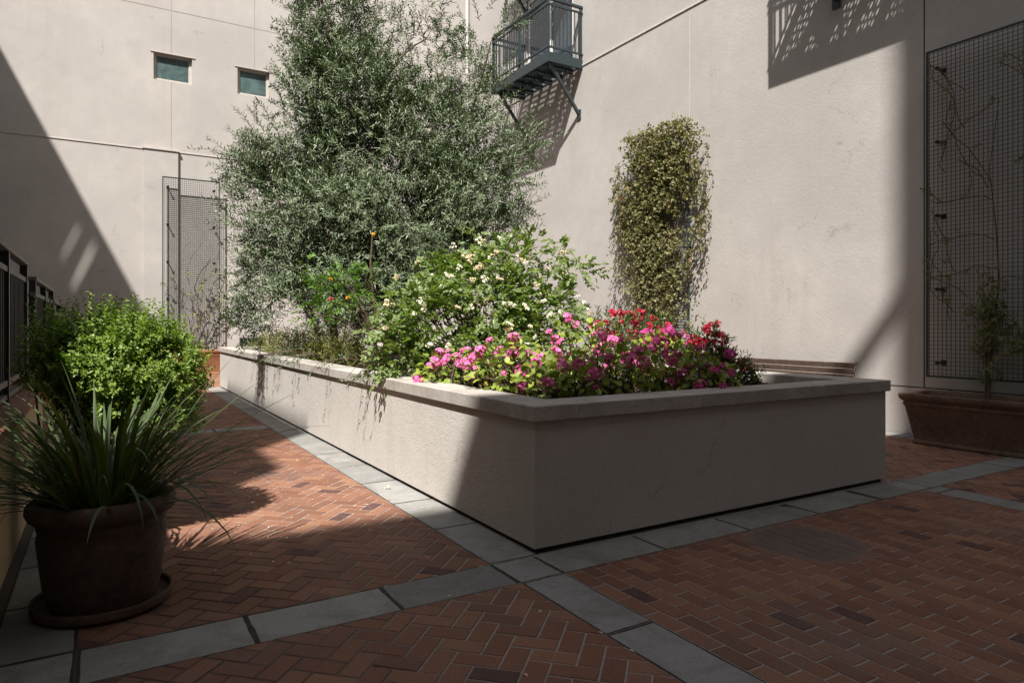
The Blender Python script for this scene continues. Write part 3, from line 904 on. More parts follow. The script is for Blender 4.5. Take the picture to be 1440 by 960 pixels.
# ------------------------------------------------------------------ low wall and fences on the left
lw = thing('low_wall', 'low cream rendered wall with brick capping at the left edge', 'wall', (-.6, 4, 0))
adopt(MB().box(-.85, -.47, 1.0, 7.4, 0, .78).build('wall_body', M['cream']), lw)
c_ = MB(); y = 1.0
while y < 7.38: c_.box(-.86, -.46, y+.003, min(y+.1, 7.4)-.003, .78, .84, .004); y += .1
adopt(c_.build('brick_cap', M['capbrick']), lw)
lw2 = thing('low_wall', 'taller cream wall section with brick cap behind the clipped shrub', 'wall', (-.6, 10, 0))
adopt(MB().box(-.85, -.43, 7.402, 16.5, 0, .88).build('wall_body', M['cream']), lw2)
c_ = MB(); y = 7.402
while y < 16.48: c_.box(-.86, -.42, y+.003, min(y+.1, 16.5)-.003, .88, .945, .004); y += .1
adopt(c_.build('brick_cap', M['capbrick']), lw2)

def fence(label, x, y0, y1, zb_, zt_, ret=0.0):
    t = thing('metal_fence', label, 'fence', (x, (y0+y1)/2, 0), 'black metal fence sections along the low wall')
    a, b = y0-(y0+y1)/2, y1-(y0+y1)/2
    MB().box(-.035, .035, a, b, zt_-.04, zt_, .004).build('handrail', M['rail'], t)
    r_ = MB(); r_.box(-.02,.02,a,b,zt_-.19,zt_-.15); r_.box(-.02,.02,a,b,zb_+.12,zb_+.16); r_.box(-.018,.018,a,b,zb_+.02,zb_+.055)
    r_.build('rail', M['rail'], t)
    s_ = MB(); y = a+.09
    while y < b-.04: s_.box(-.008,.008,y-.008,y+.008,zb_+.16,zt_-.19); y += .095
    s_.build('balusters', M['black'], t)
    n_ = max(2, int(round((b-a)/1.3))+1)
    for k in range(n_):
        y = a+.03 + (b-a-.06)*k/(n_-1)
        MB().box(-.028,.028,y-.028,y+.028,zb_,zt_-.04).build('post', M['black'], t)
    if ret:
        rr = MB(); y = a+.03
        for z in (zt_-.04, zt_-.2, zt_-.3, zt_-.4, zb_+.12): rr.box(-ret, -.03, y-.018, y+.018, z, z+.035)
        rr.build('return_rail', M['black'], t)
    return t
fence('nearest black metal fence section with handrail at the left picture edge', -.62, 2.0, 7.55, .84, 1.98)
fence('middle black metal fence section with side return beyond the first', -.60, 8.1, 10.85, .945, 1.88, .9)
fence('farthest black metal fence section partly behind the bright shrub', -.60, 10.95, 14.2, .945, 1.74)
# spotlight on the cap
sl = thing('spotlight', 'small grey round spotlight on the brick capped low wall', 'lamp', (-.53, 4.05, .84))
MB().tube([(0,0,0),(0,0,.05)], .012, 8).build('stem', M['black'], sl)
smooth_by_angle(MB().tube([(-.02,.07,.1),(.0,.0,.085),(.02,-.07,.06)], [.03,.045,.05], 14).build('lamp_head', M['lampmetal'], sl), 40)

# a red flowering pot glimpsed between the fences
fp = thing('flowering_plant', 'red flowering plant glimpsed through the gap between the fences', 'plant', (-1.25, 10.4, 0))
MB().lathe([(.16,0),(.2,.7),(.22,.72),(.2,.72),(.0,.68)], n=16).build('pot', M['terracotta3'], fp)
P, d_, _, _ = lobes_sample([(0,0,1.1,.28,.28,.45,1)], 120)
l = twigs_leaves(P, d_, 8, .15, .06, .03)
leaf_mesh('foliage', *l[:6], M['nerium'], fp)
P, d_, _, _ = lobes_sample([(0,0,1.4,.25,.25,.3,1)], 120, .3)
l = twigs_leaves(P, d_, 6, .05, .035, .03)
leaf_mesh('blossom', *l[:6], M['red'], fp)

# ------------------------------------------------------------------ olive tree
def wp(px, py, dep):
    """picture measurements turned into metres once, at a chosen depth"""
    F = (math.sin(TH), math.cos(TH)); Rr = (math.cos(TH), -math.sin(TH))
    a = (px-720)/950
    return (dep*(F[0]+a*Rr[0]), dep*(F[1]+a*Rr[1]), 1.4+dep*(457.5-py)/950)
ot = thing('olive_tree', 'large grey green olive tree with several stems rising from the planter', 'tree', (3.7, 11.0, .78))
rt = np.random.default_rng(21)
lob = []
for (cx, cy, rx, ry, dp, wgt) in (
    (455,-40,50,60,11.4,.9),(470,50,66,70,11.4,1),(495,140,95,75,11.3,1.1),(425,225,78,70,11.2,1),(545,225,110,80,11.5,1.1),
    (385,300,58,62,11.0,1),(470,320,95,75,10.8,1.7),(570,330,110,80,11.0,1.8),(400,385,58,55,10.9,1.2),(480,405,85,50,10.6,1.7),
    (366,440,38,38,10.8,.9),(650,300,75,75,11.2,1.1),(665,215,75,60,11.6,.7),(640,130,72,65,11.8,.42),(600,55,60,50,11.9,.3),(690,60,45,50,11.9,.22),
    (720,255,38,36,11.4,.5),(700,320,36,45,11.0,.7),(350,250,30,42,11.0,.6),(560,415,60,45,10.4,1.5),(335,222,22,12,11,.45),(742,215,26,34,11.6,.35),(585,160,60,60,11.6,.5),(690,170,40,45,11.7,.35)):
    c = wp(cx, cy, dp); s = dp/950
    lob.append((*c, rx*s, max(rx, ry)*s*.9, ry*s, wgt))
NT = 13500
P, d_, kk, q = lobes_sample(lob, NT, .42, rt)
# clumpiness: keep where a noise field is high
keep = np.array([noise.noise((p[0]*1.4, p[1]*1.4, p[2]*1.4)) + .8*noise.noise((p[0]*3.1, p[1]*3.1, p[2]*3.1+9)) for p in P]) > -.17
P, d_, kk = P[keep], d_[keep], kk[keep]
ctr = np.array([3.9, 11.0, 3.0])
outd = unit(unit(P-ctr)*.6 + d_*.6)
l = twigs_leaves(P, outd, 20, .35, .088, .0185, up=.45, out=.7, rnd=.5, spread=.55, r=rt, tintv=.22, pend=.15)
Pe, de, _, qe = lobes_sample(lob, 420, .03, rt)
le = twigs_leaves(Pe, unit(unit(Pe-ctr)*.7 + de*.5), 26, .62, .088, .018, up=.5, out=.8, rnd=.35, spread=.5, r=rt, tintv=.2, pend=.25)
leaf_mesh('crown', *[np.concatenate([a_, b_]) for a_, b_ in zip(l[:6], le[:6])], M['olive'], ot)
ot_pts = l
Tt, lnn = l[6], l[7]
tw = MB()
for i in range(len(Pe)):
    a = Pe[i]; b = a + le[6][i]*le[7][i]; c = (a+b)/2 - np.array([0,0,.02]); b = b - np.array([0,0,.25])*le[7][i]
    tw.tube([a, c, b], [.006,.004,.002], 3, False)
for i in range(len(P)):
    a = P[i]; b = P[i]+Tt[i]*lnn[i]
    if i % 3 == 0: tw.tube([a, (a+b)/2-np.array([0,0,.02]), b], [.004,.003,.002], 3, False)
stems = [((3.12,10.3,.76),(3.0,10.9,3.0),(3.2,11.3,6.6)), ((3.35,10.15,.76),(3.6,10.6,2.6),(4.2,11.3,5.6)), ((3.75,10.3,.76),(4.3,10.4,2.4),(5.6,11.2,4.6)), ((3.0,10.6,.76),(2.6,10.7,2.2),(2.2,11.0,3.9))]
for st in stems:
    a, b, c = [Vector(p) for p in st]
    pts = [a*(1-t)**2 + b*2*t*(1-t) + c*t*t + Vector((random.gauss(0,.03), random.gauss(0,.03), 0))*(t > 0) for t in [i/9 for i in range(10)]]
    o = MB().tube(pts, [.065*(1-.8*i/9) for i in range(10)], 9).build('trunk', M['bark'], ot, True)
spts = []
for st in stems:
    a, b, c = [Vector(p) for p in st]
    spts += [a*(1-t)**2 + b*2*t*(1-t) + c*t*t for t in [.3,.4,.5,.6,.7,.8,.9,1]]
cen = []
for L_ in lob:
    c = Vector(L_[:3])
    cand = [p for p in spts if p.z < c.z] or spts
    p = min(cand, key=lambda q_: (q_-c).length)
    tw.tube(curve(p, c, (random.uniform(-.1,.1), random.uniform(-.1,.1), .12)), [.028,.025,.021,.018,.014,.01], 6, False)
    cen.append(c)
# side branches: each new point joins the nearest wood already there
nodes = [tuple(p) for p in spts] + [tuple(c) for c in cen]
order = rt.permutation(len(P))[:1500]
base_d = np.array([min((Vector(P[i])-c).length for c in cen) for i in order])
NA = np.zeros((len(nodes)+len(order), 3)); NA[:len(nodes)] = nodes; nn = len(nodes)
for i in order[np.argsort(base_d)]:
    dd = np.linalg.norm(NA[:nn]-P[i], axis=1) + .6*np.maximum(0, NA[:nn, 2]-P[i, 2])
    a = NA[int(np.argmin(dd))]; L_ = np.linalg.norm(a-P[i])
    tw.tube(curve(a, P[i], (random.gauss(0,.05)*L_, random.gauss(0,.05)*L_, .08*L_), 4), [.009,.007,.0055,.004], 3, False)
    NA[nn] = P[i]; nn += 1
tw.build('branches', M['bark'], ot)
for o in ot.children: o.matrix_parent_inverse = Matrix.Translation(ot.location).inverted()

# ------------------------------------------------------------------ shrubs helper
def kids(t):
    for o in t.children: o.matrix_parent_inverse = Matrix.Translation(t.location).inverted()

def pinnate(P, d_, n_pairs, rl, L, W, r, up=.3, rnd=.45, tintv=.25, tbase=.5):
    """compound leaves: a rachis with paired leaflets"""
    n = len(P)
    T = unit(d_*.8 + np.array([0,0,up]) + r.normal(size=(n,3))*rnd)
    S = unit(np.cross(T, np.array([0,0,1.0]) + r.normal(size=(n,3))*.35)); Nn = np.cross(S, T)
    ln = rl*(.7+.6*r.random(n))
    tt = tbase + (r.random(n)-.5)*2*tintv
    Ps=[];Ds=[];Ns=[];Ls=[];Ws=[];Ts=[]
    for k in range(n_pairs):
        s = .35+.55*k/max(1, n_pairs-1)
        for sg in (-1, 1):
            Ps.append(P + T*(ln*s)[:,None] - np.array([0,0,1])*(ln*s*s*.35)[:,None])
            Ds.append(T*.55 + S*sg*.85 - Nn*.1 + r.normal(size=(n,3))*.12); Ns.append(Nn + r.normal(size=(n,3))*.25)
            Ls.append(L*(.75+.5*r.random(n))); Ws.append(W*(.8+.4*r.random(n))); Ts.append(tt+(r.random(n)-.5)*.35)
    Ps.append(P + T*ln[:,None]*.98 - np.array([0,0,1])*(ln*.35)[:,None]); Ds.append(T - Nn*.2 + r.normal(size=(n,3))*.1); Ns.append(Nn + r.normal(size=(n,3))*.2)
    Ls.append(L*(.9+.5*r.random(n))); Ws.append(W*(.9+.4*r.random(n))); Ts.append(tt+(r.random(n)-.5)*.35)
    return np.concatenate(Ps), np.concatenate(Ds), np.concatenate(Ns), np.concatenate(Ls), np.concatenate(Ws), np.concatenate(Ts)

def stems_to(mb, base, pts, r0=.012, k=6, n=5):
    for p in pts:
        b = Vector(base) + Vector((random.gauss(0,.12), random.gauss(0,.12), 0))
        mb.tube(curve(b, p, (random.gauss(0,.06), random.gauss(0,.06), .08), k), [r0*(1-.75*i/(k-1)) for i in range(k)], n, False)

def flower_mesh(name, florets, rad_, pet_l, pet_w, mt, npet=5, r=rng, flat=.6, hemi=-.2):
    Ps=[];Ds=[];Ns=[];Ts=[]
    for i in range(florets):
        z = 1-(i+.5)/florets*(1-hemi); a = i*2.39996
        s = math.sqrt(max(0, 1-z*z))
        nrm = np.array([s*math.cos(a), s*math.sin(a), z]) + r.normal(size=3)*.12
        nrm = nrm/np.linalg.norm(nrm)
        c = nrm*rad_*np.array([1,1,flat])
        t1 = np.cross(nrm, [.3,.2,.9]); t1 /= np.linalg.norm(t1); t2 = np.cross(nrm, t1)
        tf = r.random()
        for k in range(npet):
            b = 2*PI*k/npet + r.random()*.4
            Ps.append(c); Ds.append(t1*math.cos(b)+t2*math.sin(b)+nrm*.35); Ns.append(nrm); Ts.append(tf*.7+.3*r.random())
    return leaf_mesh(name, np.array(Ps), np.array(Ds), np.array(Ns), pet_l, pet_w, np.array(Ts), mt, None, 'oval', .1, .05)

def proto(o):
    me = o.data; bpy.data.objects.remove(o); return me
def put(name, me, parent, p, s=1.0, tilt=.5):
    o = bpy.data.objects.new(name, me); COL.objects.link(o); o.parent = parent
    o.location = Vector(p) - parent.location
    o.rotation_euler = (random.uniform(-tilt, tilt), random.uniform(-tilt, tilt), random.uniform(0, 6.28)); o.scale = (s, s, s)
    return o

# ------------------------------------------------------------------ white rose bush
rr = np.random.default_rng(5)
ro = thing('rose_bush', 'wide green rose bush covered in small creamy white blooms', 'bush', (3.5, 6.3, .78))
def L3(px, py, rx, ry, dp, w_=1): c = wp(px, py, dp); s = dp/950; return (*c, rx*s, rx*s*.8, ry*s, w_)
rl_ = [L3(600,445,68,52,6.8), L3(690,430,80,66,7.2), L3(770,430,58,46,7.6), L3(560,500,46,34,6.5), L3(640,395,48,40,7.4), L3(720,372,62,36,7.6), L3(808,380,30,20,7.7,.6), L3(765,460,72,42,7.3), L3(660,480,90,40,6.9),
       L3(580,405,30,24,7.0,.5), L3(672,342,22,22,7.9,.35), L3(745,345,26,18,7.8,.45), L3(830,372,16,12,7.7,.4), L3(545,470,26,28,6.4,.7), L3(610,380,18,20,7.3,.4), L3(790,352,16,14,7.8,.35)]
P, d_, _, _ = lobes_sample(rl_, 3700, .42, rr)
keep = np.array([noise.noise((p[0]*2.6, p[1]*2.6, p[2]*2.6)) for p in P]) > -.17
keep &= P[:, 2] > .86
P, d_ = P[keep], d_[keep]
leaf_mesh('foliage', *pinnate(P, d_, 3, .12, .050, .031, rr), M['rose'], ro, 'oval')
sm = MB(); stems_to(sm, (3.4,6.2,.76), [tuple(p) for p in P[:90]], .012); sm.build('stems', M['stem'], ro)
P2, d2, _, q2 = lobes_sample(rl_, 900, .12, rr)
okk = (d2[:,2] > -.1) & (d2[:, 0]*.5 + d2[:, 1]*.85 < .55)
P2 = P2[okk]; P2 = P2[P2[:,2] > 1.0]
kids(ro)
def cluster_mesh(name, nb_, fl, rad_, pl_, pw_, mt, spreadr):
    Ps=[];Ds=[];Ns=[];Ts=[]
    for q_ in range(nb_):
        o3 = rr.normal(size=3)*spreadr*np.array([1,1,.6]) if nb_ > 1 else np.zeros(3)
        sz = rr.uniform(.7, 1.2)
        for i in range(fl):
            z = 1-(i+.5)/fl*1.4; a = i*2.39996; s_ = math.sqrt(max(0, 1-z*z))
            nrm = np.array([s_*math.cos(a), s_*math.sin(a), z]); c = o3 + nrm*rad_*sz
            t1 = np.cross(nrm, [.3,.2,.9]); t1 /= np.linalg.norm(t1); t2 = np.cross(nrm, t1); tf = rr.random()
            for k in range(4):
                b = 2*PI*k/4 + rr.random()
                Ps.append(c); Ds.append((t1*math.cos(b)+t2*math.sin(b)+nrm*.4)*1); Ns.append(nrm); Ts.append(tf*.7+.3*rr.random())
    return proto(leaf_mesh(name, np.array(Ps), np.array(Ds), np.array(Ns), pl_, pw_, np.array(Ts), mt, None, 'oval', .1, .05))
w1 = cluster_mesh('rose_bloom', 1, 7, .018, .021, .019, M['white_petal'], 0)
wc = [cluster_mesh('rose_bloom', n_, 6, .016, .019, .017, M['white_petal'], .038) for n_ in (2, 3, 4)]
sm_ = [cluster_mesh('rose_bloom', n_, 7, .016, .018, .014, M['spent'], .035) for n_ in (3, 5)]
wm = [w1]
P2, d2, _, q2 = lobes_sample(rl_, 1500, .02, rr)
okk = (d2[:,2] > -.25) & (d2[:, 0]*.5 + d2[:, 1]*.85 < .35) & (P2[:,2] > 1.02)
P2, d2 = P2[okk], d2[okk]
# keep only those not buried in another lobe
def outside(p):
    return all(((p[0]-l_[0])/l_[3])**2+((p[1]-l_[1])/l_[4])**2+((p[2]-l_[2])/l_[5])**2 > .93 for l_ in rl_)
sel = [i for i in range(len(P2)) if outside(P2[i])][:66]
for i in sel:
    p = P2[i] + d2[i]*rr.uniform(.0, .09)
    hi = p[2] > 1.75
    spent = rr.random() < (.5 if hi else .22)
    put('rose_bloom', sm_[rr.integers(2)] if spent else ([w1,w1]+wc)[rr.integers(5)], ro, p, rr.uniform(.6, 1.05))

# ------------------------------------------------------------------ geraniums
gm_p = [proto(flower_mesh('flower_head', n_, .046, .024, .022, M['pink'], 5, rr, .75, -.25)) for n_ in (14, 18)]
gm_m = [proto(flower_mesh('flower_head', n_, .047, .024, .022, M['magenta'], 5, rr, .75, -.25)) for n_ in (14, 18)]
def geranium(label, cx, cy, r_, top, nl, heads, meshes, seed, grp='geraniums along the front of the planter'):
    r2 = np.random.default_rng(seed)
    t = thing('geranium', label, 'flowering plant', (cx, cy, .78), grp)
    lo = [(cx, cy, .84+(top-.84)*.42, r_, r_*.85, (top-.84)*.55, 1)]
    P, d_, _, _ = lobes_sample(lo, nl, .35, r2)
    P[:, 2] = np.maximum(P[:, 2], .86)
    D = unit(d_*.8 + r2.normal(size=P.shape)*.5); Nn = unit(d_*.5 + np.array([0,-.1,.9]) + r2.normal(size=P.shape)*.35)
    leaf_mesh('foliage', P, D, Nn, .052*(.6+.7*r2.random(len(P))), .056*(.6+.7*r2.random(len(P))), .15+.8*r2.random(len(P)), M['ger'], t, 'round')
    s_ = MB(); stems_to(s_, (cx, cy, .76), [tuple(p) for p in P[:40]], .009)
    hp = []
    for k in range(heads):
        a = r2.random()*6.28; q_ = math.sqrt(r2.random())*r_*1.02
        x, y = cx+q_*math.cos(a), cy+q_*.85*math.sin(a)
        z = .84+(top-.84)*(.42+.55*math.sqrt(max(0,1-(q_/r_)**2*.96))) + r2.uniform(-.10,.06)
        if r2.random() < .35: z -= r2.uniform(.03,.2); y -= .04
        p = (x, y, max(z, .93)); hp.append(p)
        s_.tube(curve((x*.8+cx*.2, y*.8+cy*.2, p[2]-.16), p, (0,0,.01), 4), .0025, 3, False)
    s_.build('stems', M['stem'], t)
    kids(t)
    for p in hp: put('flower_head', meshes[r2.integers(len(meshes))], t, p, r2.choice([r2.uniform(.35,.6), r2.uniform(.65,1.0), r2.uniform(.8,1.1)]), .9)
geranium('small pink geranium tucked under the left skirt of the rose bush', 2.62, 5.40, .30, 1.20, 180, 16, gm_p, 37)
geranium('light pink geranium at the left end of the flower row', 2.80, 4.62, .40, 1.30, 330, 22, gm_p, 31)
geranium('light pink geranium spilling onto the sunlit corner of the coping', 2.92, 4.12, .36, 1.18, 300, 18, gm_p+gm_m[:1], 32)
geranium('tall pink geranium with rounded heads against the rose leaves', 3.62, 4.85, .42, 1.46, 330, 20, gm_p, 33)
geranium('magenta geranium behind the middle of the front coping', 3.42, 4.15, .42, 1.28, 340, 21, gm_m+gm_p[:1], 34)
geranium('bright magenta geranium in front of the red flowers', 4.28, 4.45, .40, 1.36, 330, 25, gm_m+gm_p[:1], 35)
geranium('deep magenta geranium low beside the dark red shrub', 4.22, 3.98, .36, 1.18, 300, 19, gm_m, 36)

# red narrow-leaved flowering shrubs
rm = [proto(flower_mesh('red_bloom', n_, .034, .022, .016, M['red'], 5, rr, .8, -.4)) for n_ in (9, 12)]
def redshrub(label, lo, base, nt_, heads, seed, sc=1.0):
    r2 = np.random.default_rng(seed)
    t = thing('red_shrub', label, 'flowering shrub', base, 'red flowering shrubs in the planter')
    P, d_, _, _ = lobes_sample(lo, nt_, .4, r2)
    l = twigs_leaves(P, d_, 12, .12, .055, .013, up=.7, out=.6, rnd=.35, spread=.5, r=r2)
    leaf_mesh('foliage', *l[:6], M['nerium'], t)
    s_ = MB(); stems_to(s_, base, [tuple(p) for p in P[:45]], .008); s_.build('stems', M['stem'], t)
    kids(t)
    P2, d2, _, _ = lobes_sample(lo, heads*4, .2, r2)
    P2 = P2[d2[:,2] > -.35][:heads]
    for p in P2: put('red_bloom', rm[r2.integers(2)], t, Vector(p)+Vector((0,0,.06)), r2.uniform(.6,1.05)*sc, .8)
redshrub('dark red shrub with narrow leaves at the right end of the flowers', [(4.70,4.32,1.10,.17,.18,.27,1),(4.78,4.25,.97,.20,.2,.13,1)], (4.70,4.32,.76), 170, 60, 41)
redshrub('red flowering shrub behind the magenta geraniums below the vine', [(4.75,5.35,1.2,.42,.36,.32,1),(4.4,5.3,1.25,.3,.3,.28,.8)], (4.6,5.35,.76), 220, 80, 42)
redshrub('tiny red flowering sprig near the bare right end of the planter', [(5.02,4.2,.90,.13,.12,.08,1)], (5.02,4.2,.76), 30, 6, 43, .8)

# slender orange-flowered shrub in front of the olive
te = thing('trumpet_shrub', 'slender shrub with bright leaflets and orange flowers before the olive', 'shrub', (2.9, 8.6, .78))
r2 = np.random.default_rng(51)
lo = [L3(490,395,32,22,8.7), L3(470,415,38,24,8.6), L3(445,445,26,20,8.5), L3(530,318,10,10,8.8,.5), L3(515,390,20,20,8.8,.6), L3(440,378,16,14,8.6,.5)]
P, d_, _, _ = lobes_sample(lo, 160, .5, r2)
leaf_mesh('foliage', *pinnate(P, d_, 4, .17, .06, .02, r2), M['tecoma'], te, 'oval')
s_ = MB(); b0 = wp(529, 505, 8.75); s_.tube([(b0[0], b0[1], .76), wp(527,440,8.75), wp(521,370,8.75), wp(524,325,8.8)], [.022,.019,.014,.006], 7)
stems_to(s_, (b0[0], b0[1], 1.2), [tuple(p) for p in P[:25]], .007); s_.build('stems', M['stem'], te)
kids(te)
om = proto(flower_mesh('orange_bloom', 7, .03, .035, .02, M['orange'], 4, rr, .9, -.4))
for (a, b) in ((525,330),(465,393),(489,419),(552,459)): put('orange_bloom', om, te, wp(a, b, 8.45), .62)
put('orange_bloom', rm[0], te, wp(466,421,8.3), .8)

# low yellow-green ground cover at the far left of the bed
gc = thing('low_shrub', 'low yellow green bushy planting under the olive at the far coping', 'shrub', (3.0, 11.5, .78))
r2 = np.random.default_rng(61)
lo = [(2.95,14.6,.95,.4,.9,.24,1),(2.95,13.0,.95,.4,.9,.3,1),(2.95,11.6,.95,.36,.8,.3,1),(2.9,10.2,.95,.34,.7,.28,1),(2.85,9.0,.93,.28,.6,.2,.8),(3.8,13,1.0,.6,1.4,.35,1)]
P, d_, _, _ = lobes_sample(lo, 1500, .4, r2); P[:,2] = np.maximum(P[:,2], .8)
l = twigs_leaves(P, d_, 9, .2, .05, .014, up=.8, out=.4, rnd=.4, spread=.5, r=r2)
leaf_mesh('foliage', *l[:6], M['cover'], gc); kids(gc)

# sprigs of the bed's shrubs that hang over the coping
hp, hd = [], []
r3 = np.random.default_rng(66)
hs_ = MB()
for (y0, nsp) in ((10.6,5),(10.35,3),(9.25,5),(7.85,3),(6.45,5),(6.2,2)):
    for k in range(nsp):
        y = y0 + r3.normal(0,.09); ln = r3.uniform(.10,.30)
        pts = [(2.62, y, .98), (2.42, y, 1.02), (2.25-.35*ln, y-.02, .99), (2.22-.7*ln, y-.04, .95-.3*ln)]
        hs_.tube(pts, [.005,.004,.003,.002], 4, False)
        for t_ in np.linspace(0, 1, 5):
            a_, b_ = np.array(pts[1]), np.array(pts[3]); hp.append(a_+(b_-a_)*t_+np.array([0,0,.03*(1-t_)])); hd.append((-.6,0,-.25))
l = twigs_leaves(np.array(hp), np.array(hd), 5, .06, .05, .013, up=-.2, out=.7, rnd=.4, spread=.5, r=r3)
leaf_mesh('hanging_foliage', *l[:6], M['olive'], gc); hs_.build('sprig_stems', M['stem'], gc); kids(gc)

# ------------------------------------------------------------------ vine on the wall trellis
vi = thing('climbing_vine', 'yellow green small leaved vine hanging over the trellis on the wall', 'vine', (XW-.15, 9.3, .6))
r2 = np.random.default_rng(71)
n = 7400
yy = 8.16 + 2.0*r2.random(n); zz = 1.1 + 3.95*r2.random(n)
yc = (yy-9.3)
prob = .10 + .84*np.clip((zz-1.1)/2.5, 0, 1)
prob *= np.where(np.abs(yc+.15+.1*np.sin(zz*2)) < .33, 1.0, .62)
nz = np.array([noise.noise((0, a*3.2, b*.75)) + .6*noise.noise((5, a*6, b*2.6)) for a, b in zip(yy, zz)])
ok2 = (r2.random(n) < prob*1.15) & (nz > -.27) & ((yy > 8.42) | ((zz > 2.6) & (zz < 4.85) & (r2.random(n) < .45)))
ok2 &= ~((zz < 1.9) & (yy > 9.45) & (r2.random(n) < .6))
yy, zz = yy[ok2], zz[ok2]
bul = .10 + .18*np.clip((zz-2.0)/2.8, 0, 1)*r2.random(len(yy))
P = np.stack([XW-.17-bul*r2.random(len(yy)), yy, zz], 1)
d_ = np.tile(np.array([[-.7, -.1, -.2]]), (len(P), 1))
l = twigs_leaves(P, d_, 5, .13, .046, .038, up=-.5, out=.7, rnd=.6, spread=.6, r=r2, tintv=.3)
leaf_mesh('foliage', *l[:6], M['ivy'], vi, 'oval')
s_ = MB()
for k in range(46):
    y = random.uniform(8.5, 10.1); z = random.uniform(1.5, 4.0)
    pts = [(XW-.16-random.uniform(0,.06), y+random.gauss(0,.03)*i, z+i*.16) for i in range(6)]
    s_.tube(pts, .004, 4, False)
for k in range(12):
    y = random.uniform(8.7, 9.9)
    s_.tube([(XW-.17, 9.2+random.gauss(0,.05), .0+.02*k), (XW-.19, y*.5+4.6, 1.0), (XW-.18, y, 2.2), (XW-.19, y+random.gauss(0,.1), 3.6)], [.014,.012,.009,.004], 5, False)
# side strands hanging clear of the panel
SP_, SD = [], []
for k in range(34):
    side = random.random() < .55
    y = random.uniform(10.1, 10.42) if side else random.uniform(7.92, 8.3)
    zt_ = random.uniform(2.8, 4.8); ln = random.uniform(.3, .9)
    pts = [(XW-.2-random.random()*.12, y+random.gauss(0,.02), zt_-ln*i/4) for i in range(5)]
    s_.tube(pts, .003, 3, False)
    s_.tube([(XW-.18, 9.9 if side else 8.6, zt_+.1), pts[0]], .003, 3, False)
    for p in pts: SP_.append(p); SD.append((-.3, 0, -.9))
l = twigs_leaves(np.array(SP_), np.array(SD), 7, .16, .046, .036, up=-.5, out=.6, rnd=.4, spread=.6, r=r2, tintv=.3)
leaf_mesh('hanging_foliage', *l[:6], M['ivy'], vi, 'oval')
s_.build('stems', M['stem'], vi); kids(vi)

# jasmine on the shaded trellis
ja = thing('climbing_jasmine', 'sparse jasmine climber growing from the long trough up the shaded trellis', 'vine', (XW-.28, 3.78, .5))
s_ = MB()
yb = 3.78
main = [(XW-.30, yb, .5), (XW-.27, yb+.01, .9), (XW-.2, yb-.01, 1.4), (XW-.17, yb-.05, 1.9), (XW-.17, yb-.02, 2.5), (XW-.17, yb+.05, 3.2), (XW-.17, yb-.05, 4.0)]
s_.tube(main, [.018,.016,.012,.008,.006,.004,.003], 7)
s_.tube([(XW-.29, yb+.03, .5), (XW-.25, yb+.05, 1.0), (XW-.2, yb+.02, 1.6)], [.013,.011,.008], 6)
runners = []
for k in range(26):
    y0 = random.uniform(3.1, 4.4); z0 = random.uniform(1.4, 4.2)
    pts = [(XW-.17+random.uniform(-.03,.01), y0, z0)]
    a = random.gauss(1.3, .5)
    for i in range(random.randint(4, 9)):
        a += random.gauss(0, .3); p = pts[-1]
        pts.append((XW-.17+random.uniform(-.03,.01), min(4.48, max(3.03, p[1]+.13*math.cos(a))), min(4.75, p[2]+.13*math.sin(a))))
    s_.tube(pts, .0045, 4, False); runners += pts
s_.build('stems', M['stem'], ja)
r2 = np.random.default_rng(81)
P1, d1, _, _ = lobes_sample([(XW-.3,yb+.03,1.45,.14,.2,.3,1),(XW-.3,yb-.28,1.25,.12,.2,.16,.7),(XW-.27,yb+.02,.95,.1,.16,.22,.5),(XW-.25,yb,1.8,.1,.14,.2,.35)], 300, .4, r2)
P2 = np.array(runners)[r2.random(len(runners)) < .3]; 
P = np.concatenate([P1, P2]); d_ = np.concatenate([d1, np.tile(np.array([[-.5,0,.2]]), (len(P2),1))])
l = twigs_leaves(P, d_, 7, .09, .042, .02, up=.2, out=.7, rnd=.5, spread=.65, r=r2)
leaf_mesh('foliage', *l[:6], M['jasmine'], ja, 'oval'); kids(ja)

# creeper on the far sunlit trellis
cr_ = thing('climbing_creeper', 'thin nearly bare creeper on the far sunlit trellis', 'vine', (1.95, YB-.24, .7))
s_ = MB(); runners = []
for k in range(9):
    p = [1.6+random.random()*.8, YB-.235, .8]; pts = [tuple(p)]
    a = random.gauss(1.57, .25)
    for i in range(random.randint(7, 20)):
        a += random.gauss(0, .25); a = a*.9+1.57*.1
        p = [min(2.55, max(1.3, p[0]+.17*math.cos(a))), YB-.235+random.uniform(-.02,.004), min(5.0, p[2]+.17*math.sin(a))]; pts.append(tuple(p))
    s_.tube(pts, [.012*(1-.7*i/len(pts)) for i in range(len(pts))], 5, False); runners += pts
s_.build('stems', M['bark'], cr_)
P = np.array(runners); P = P[(np.random.default_rng(9).random(len(P)) < .5) & (P[:,2] < 2.9)]
l = twigs_leaves(P, np.tile(np.array([[0,-.5,.2]]), (len(P),1)), 6, .14, .06, .03, r=np.random.default_rng(91))
leaf_mesh('foliage', *l[:6], M['cover'], cr_, 'oval'); kids(cr_)

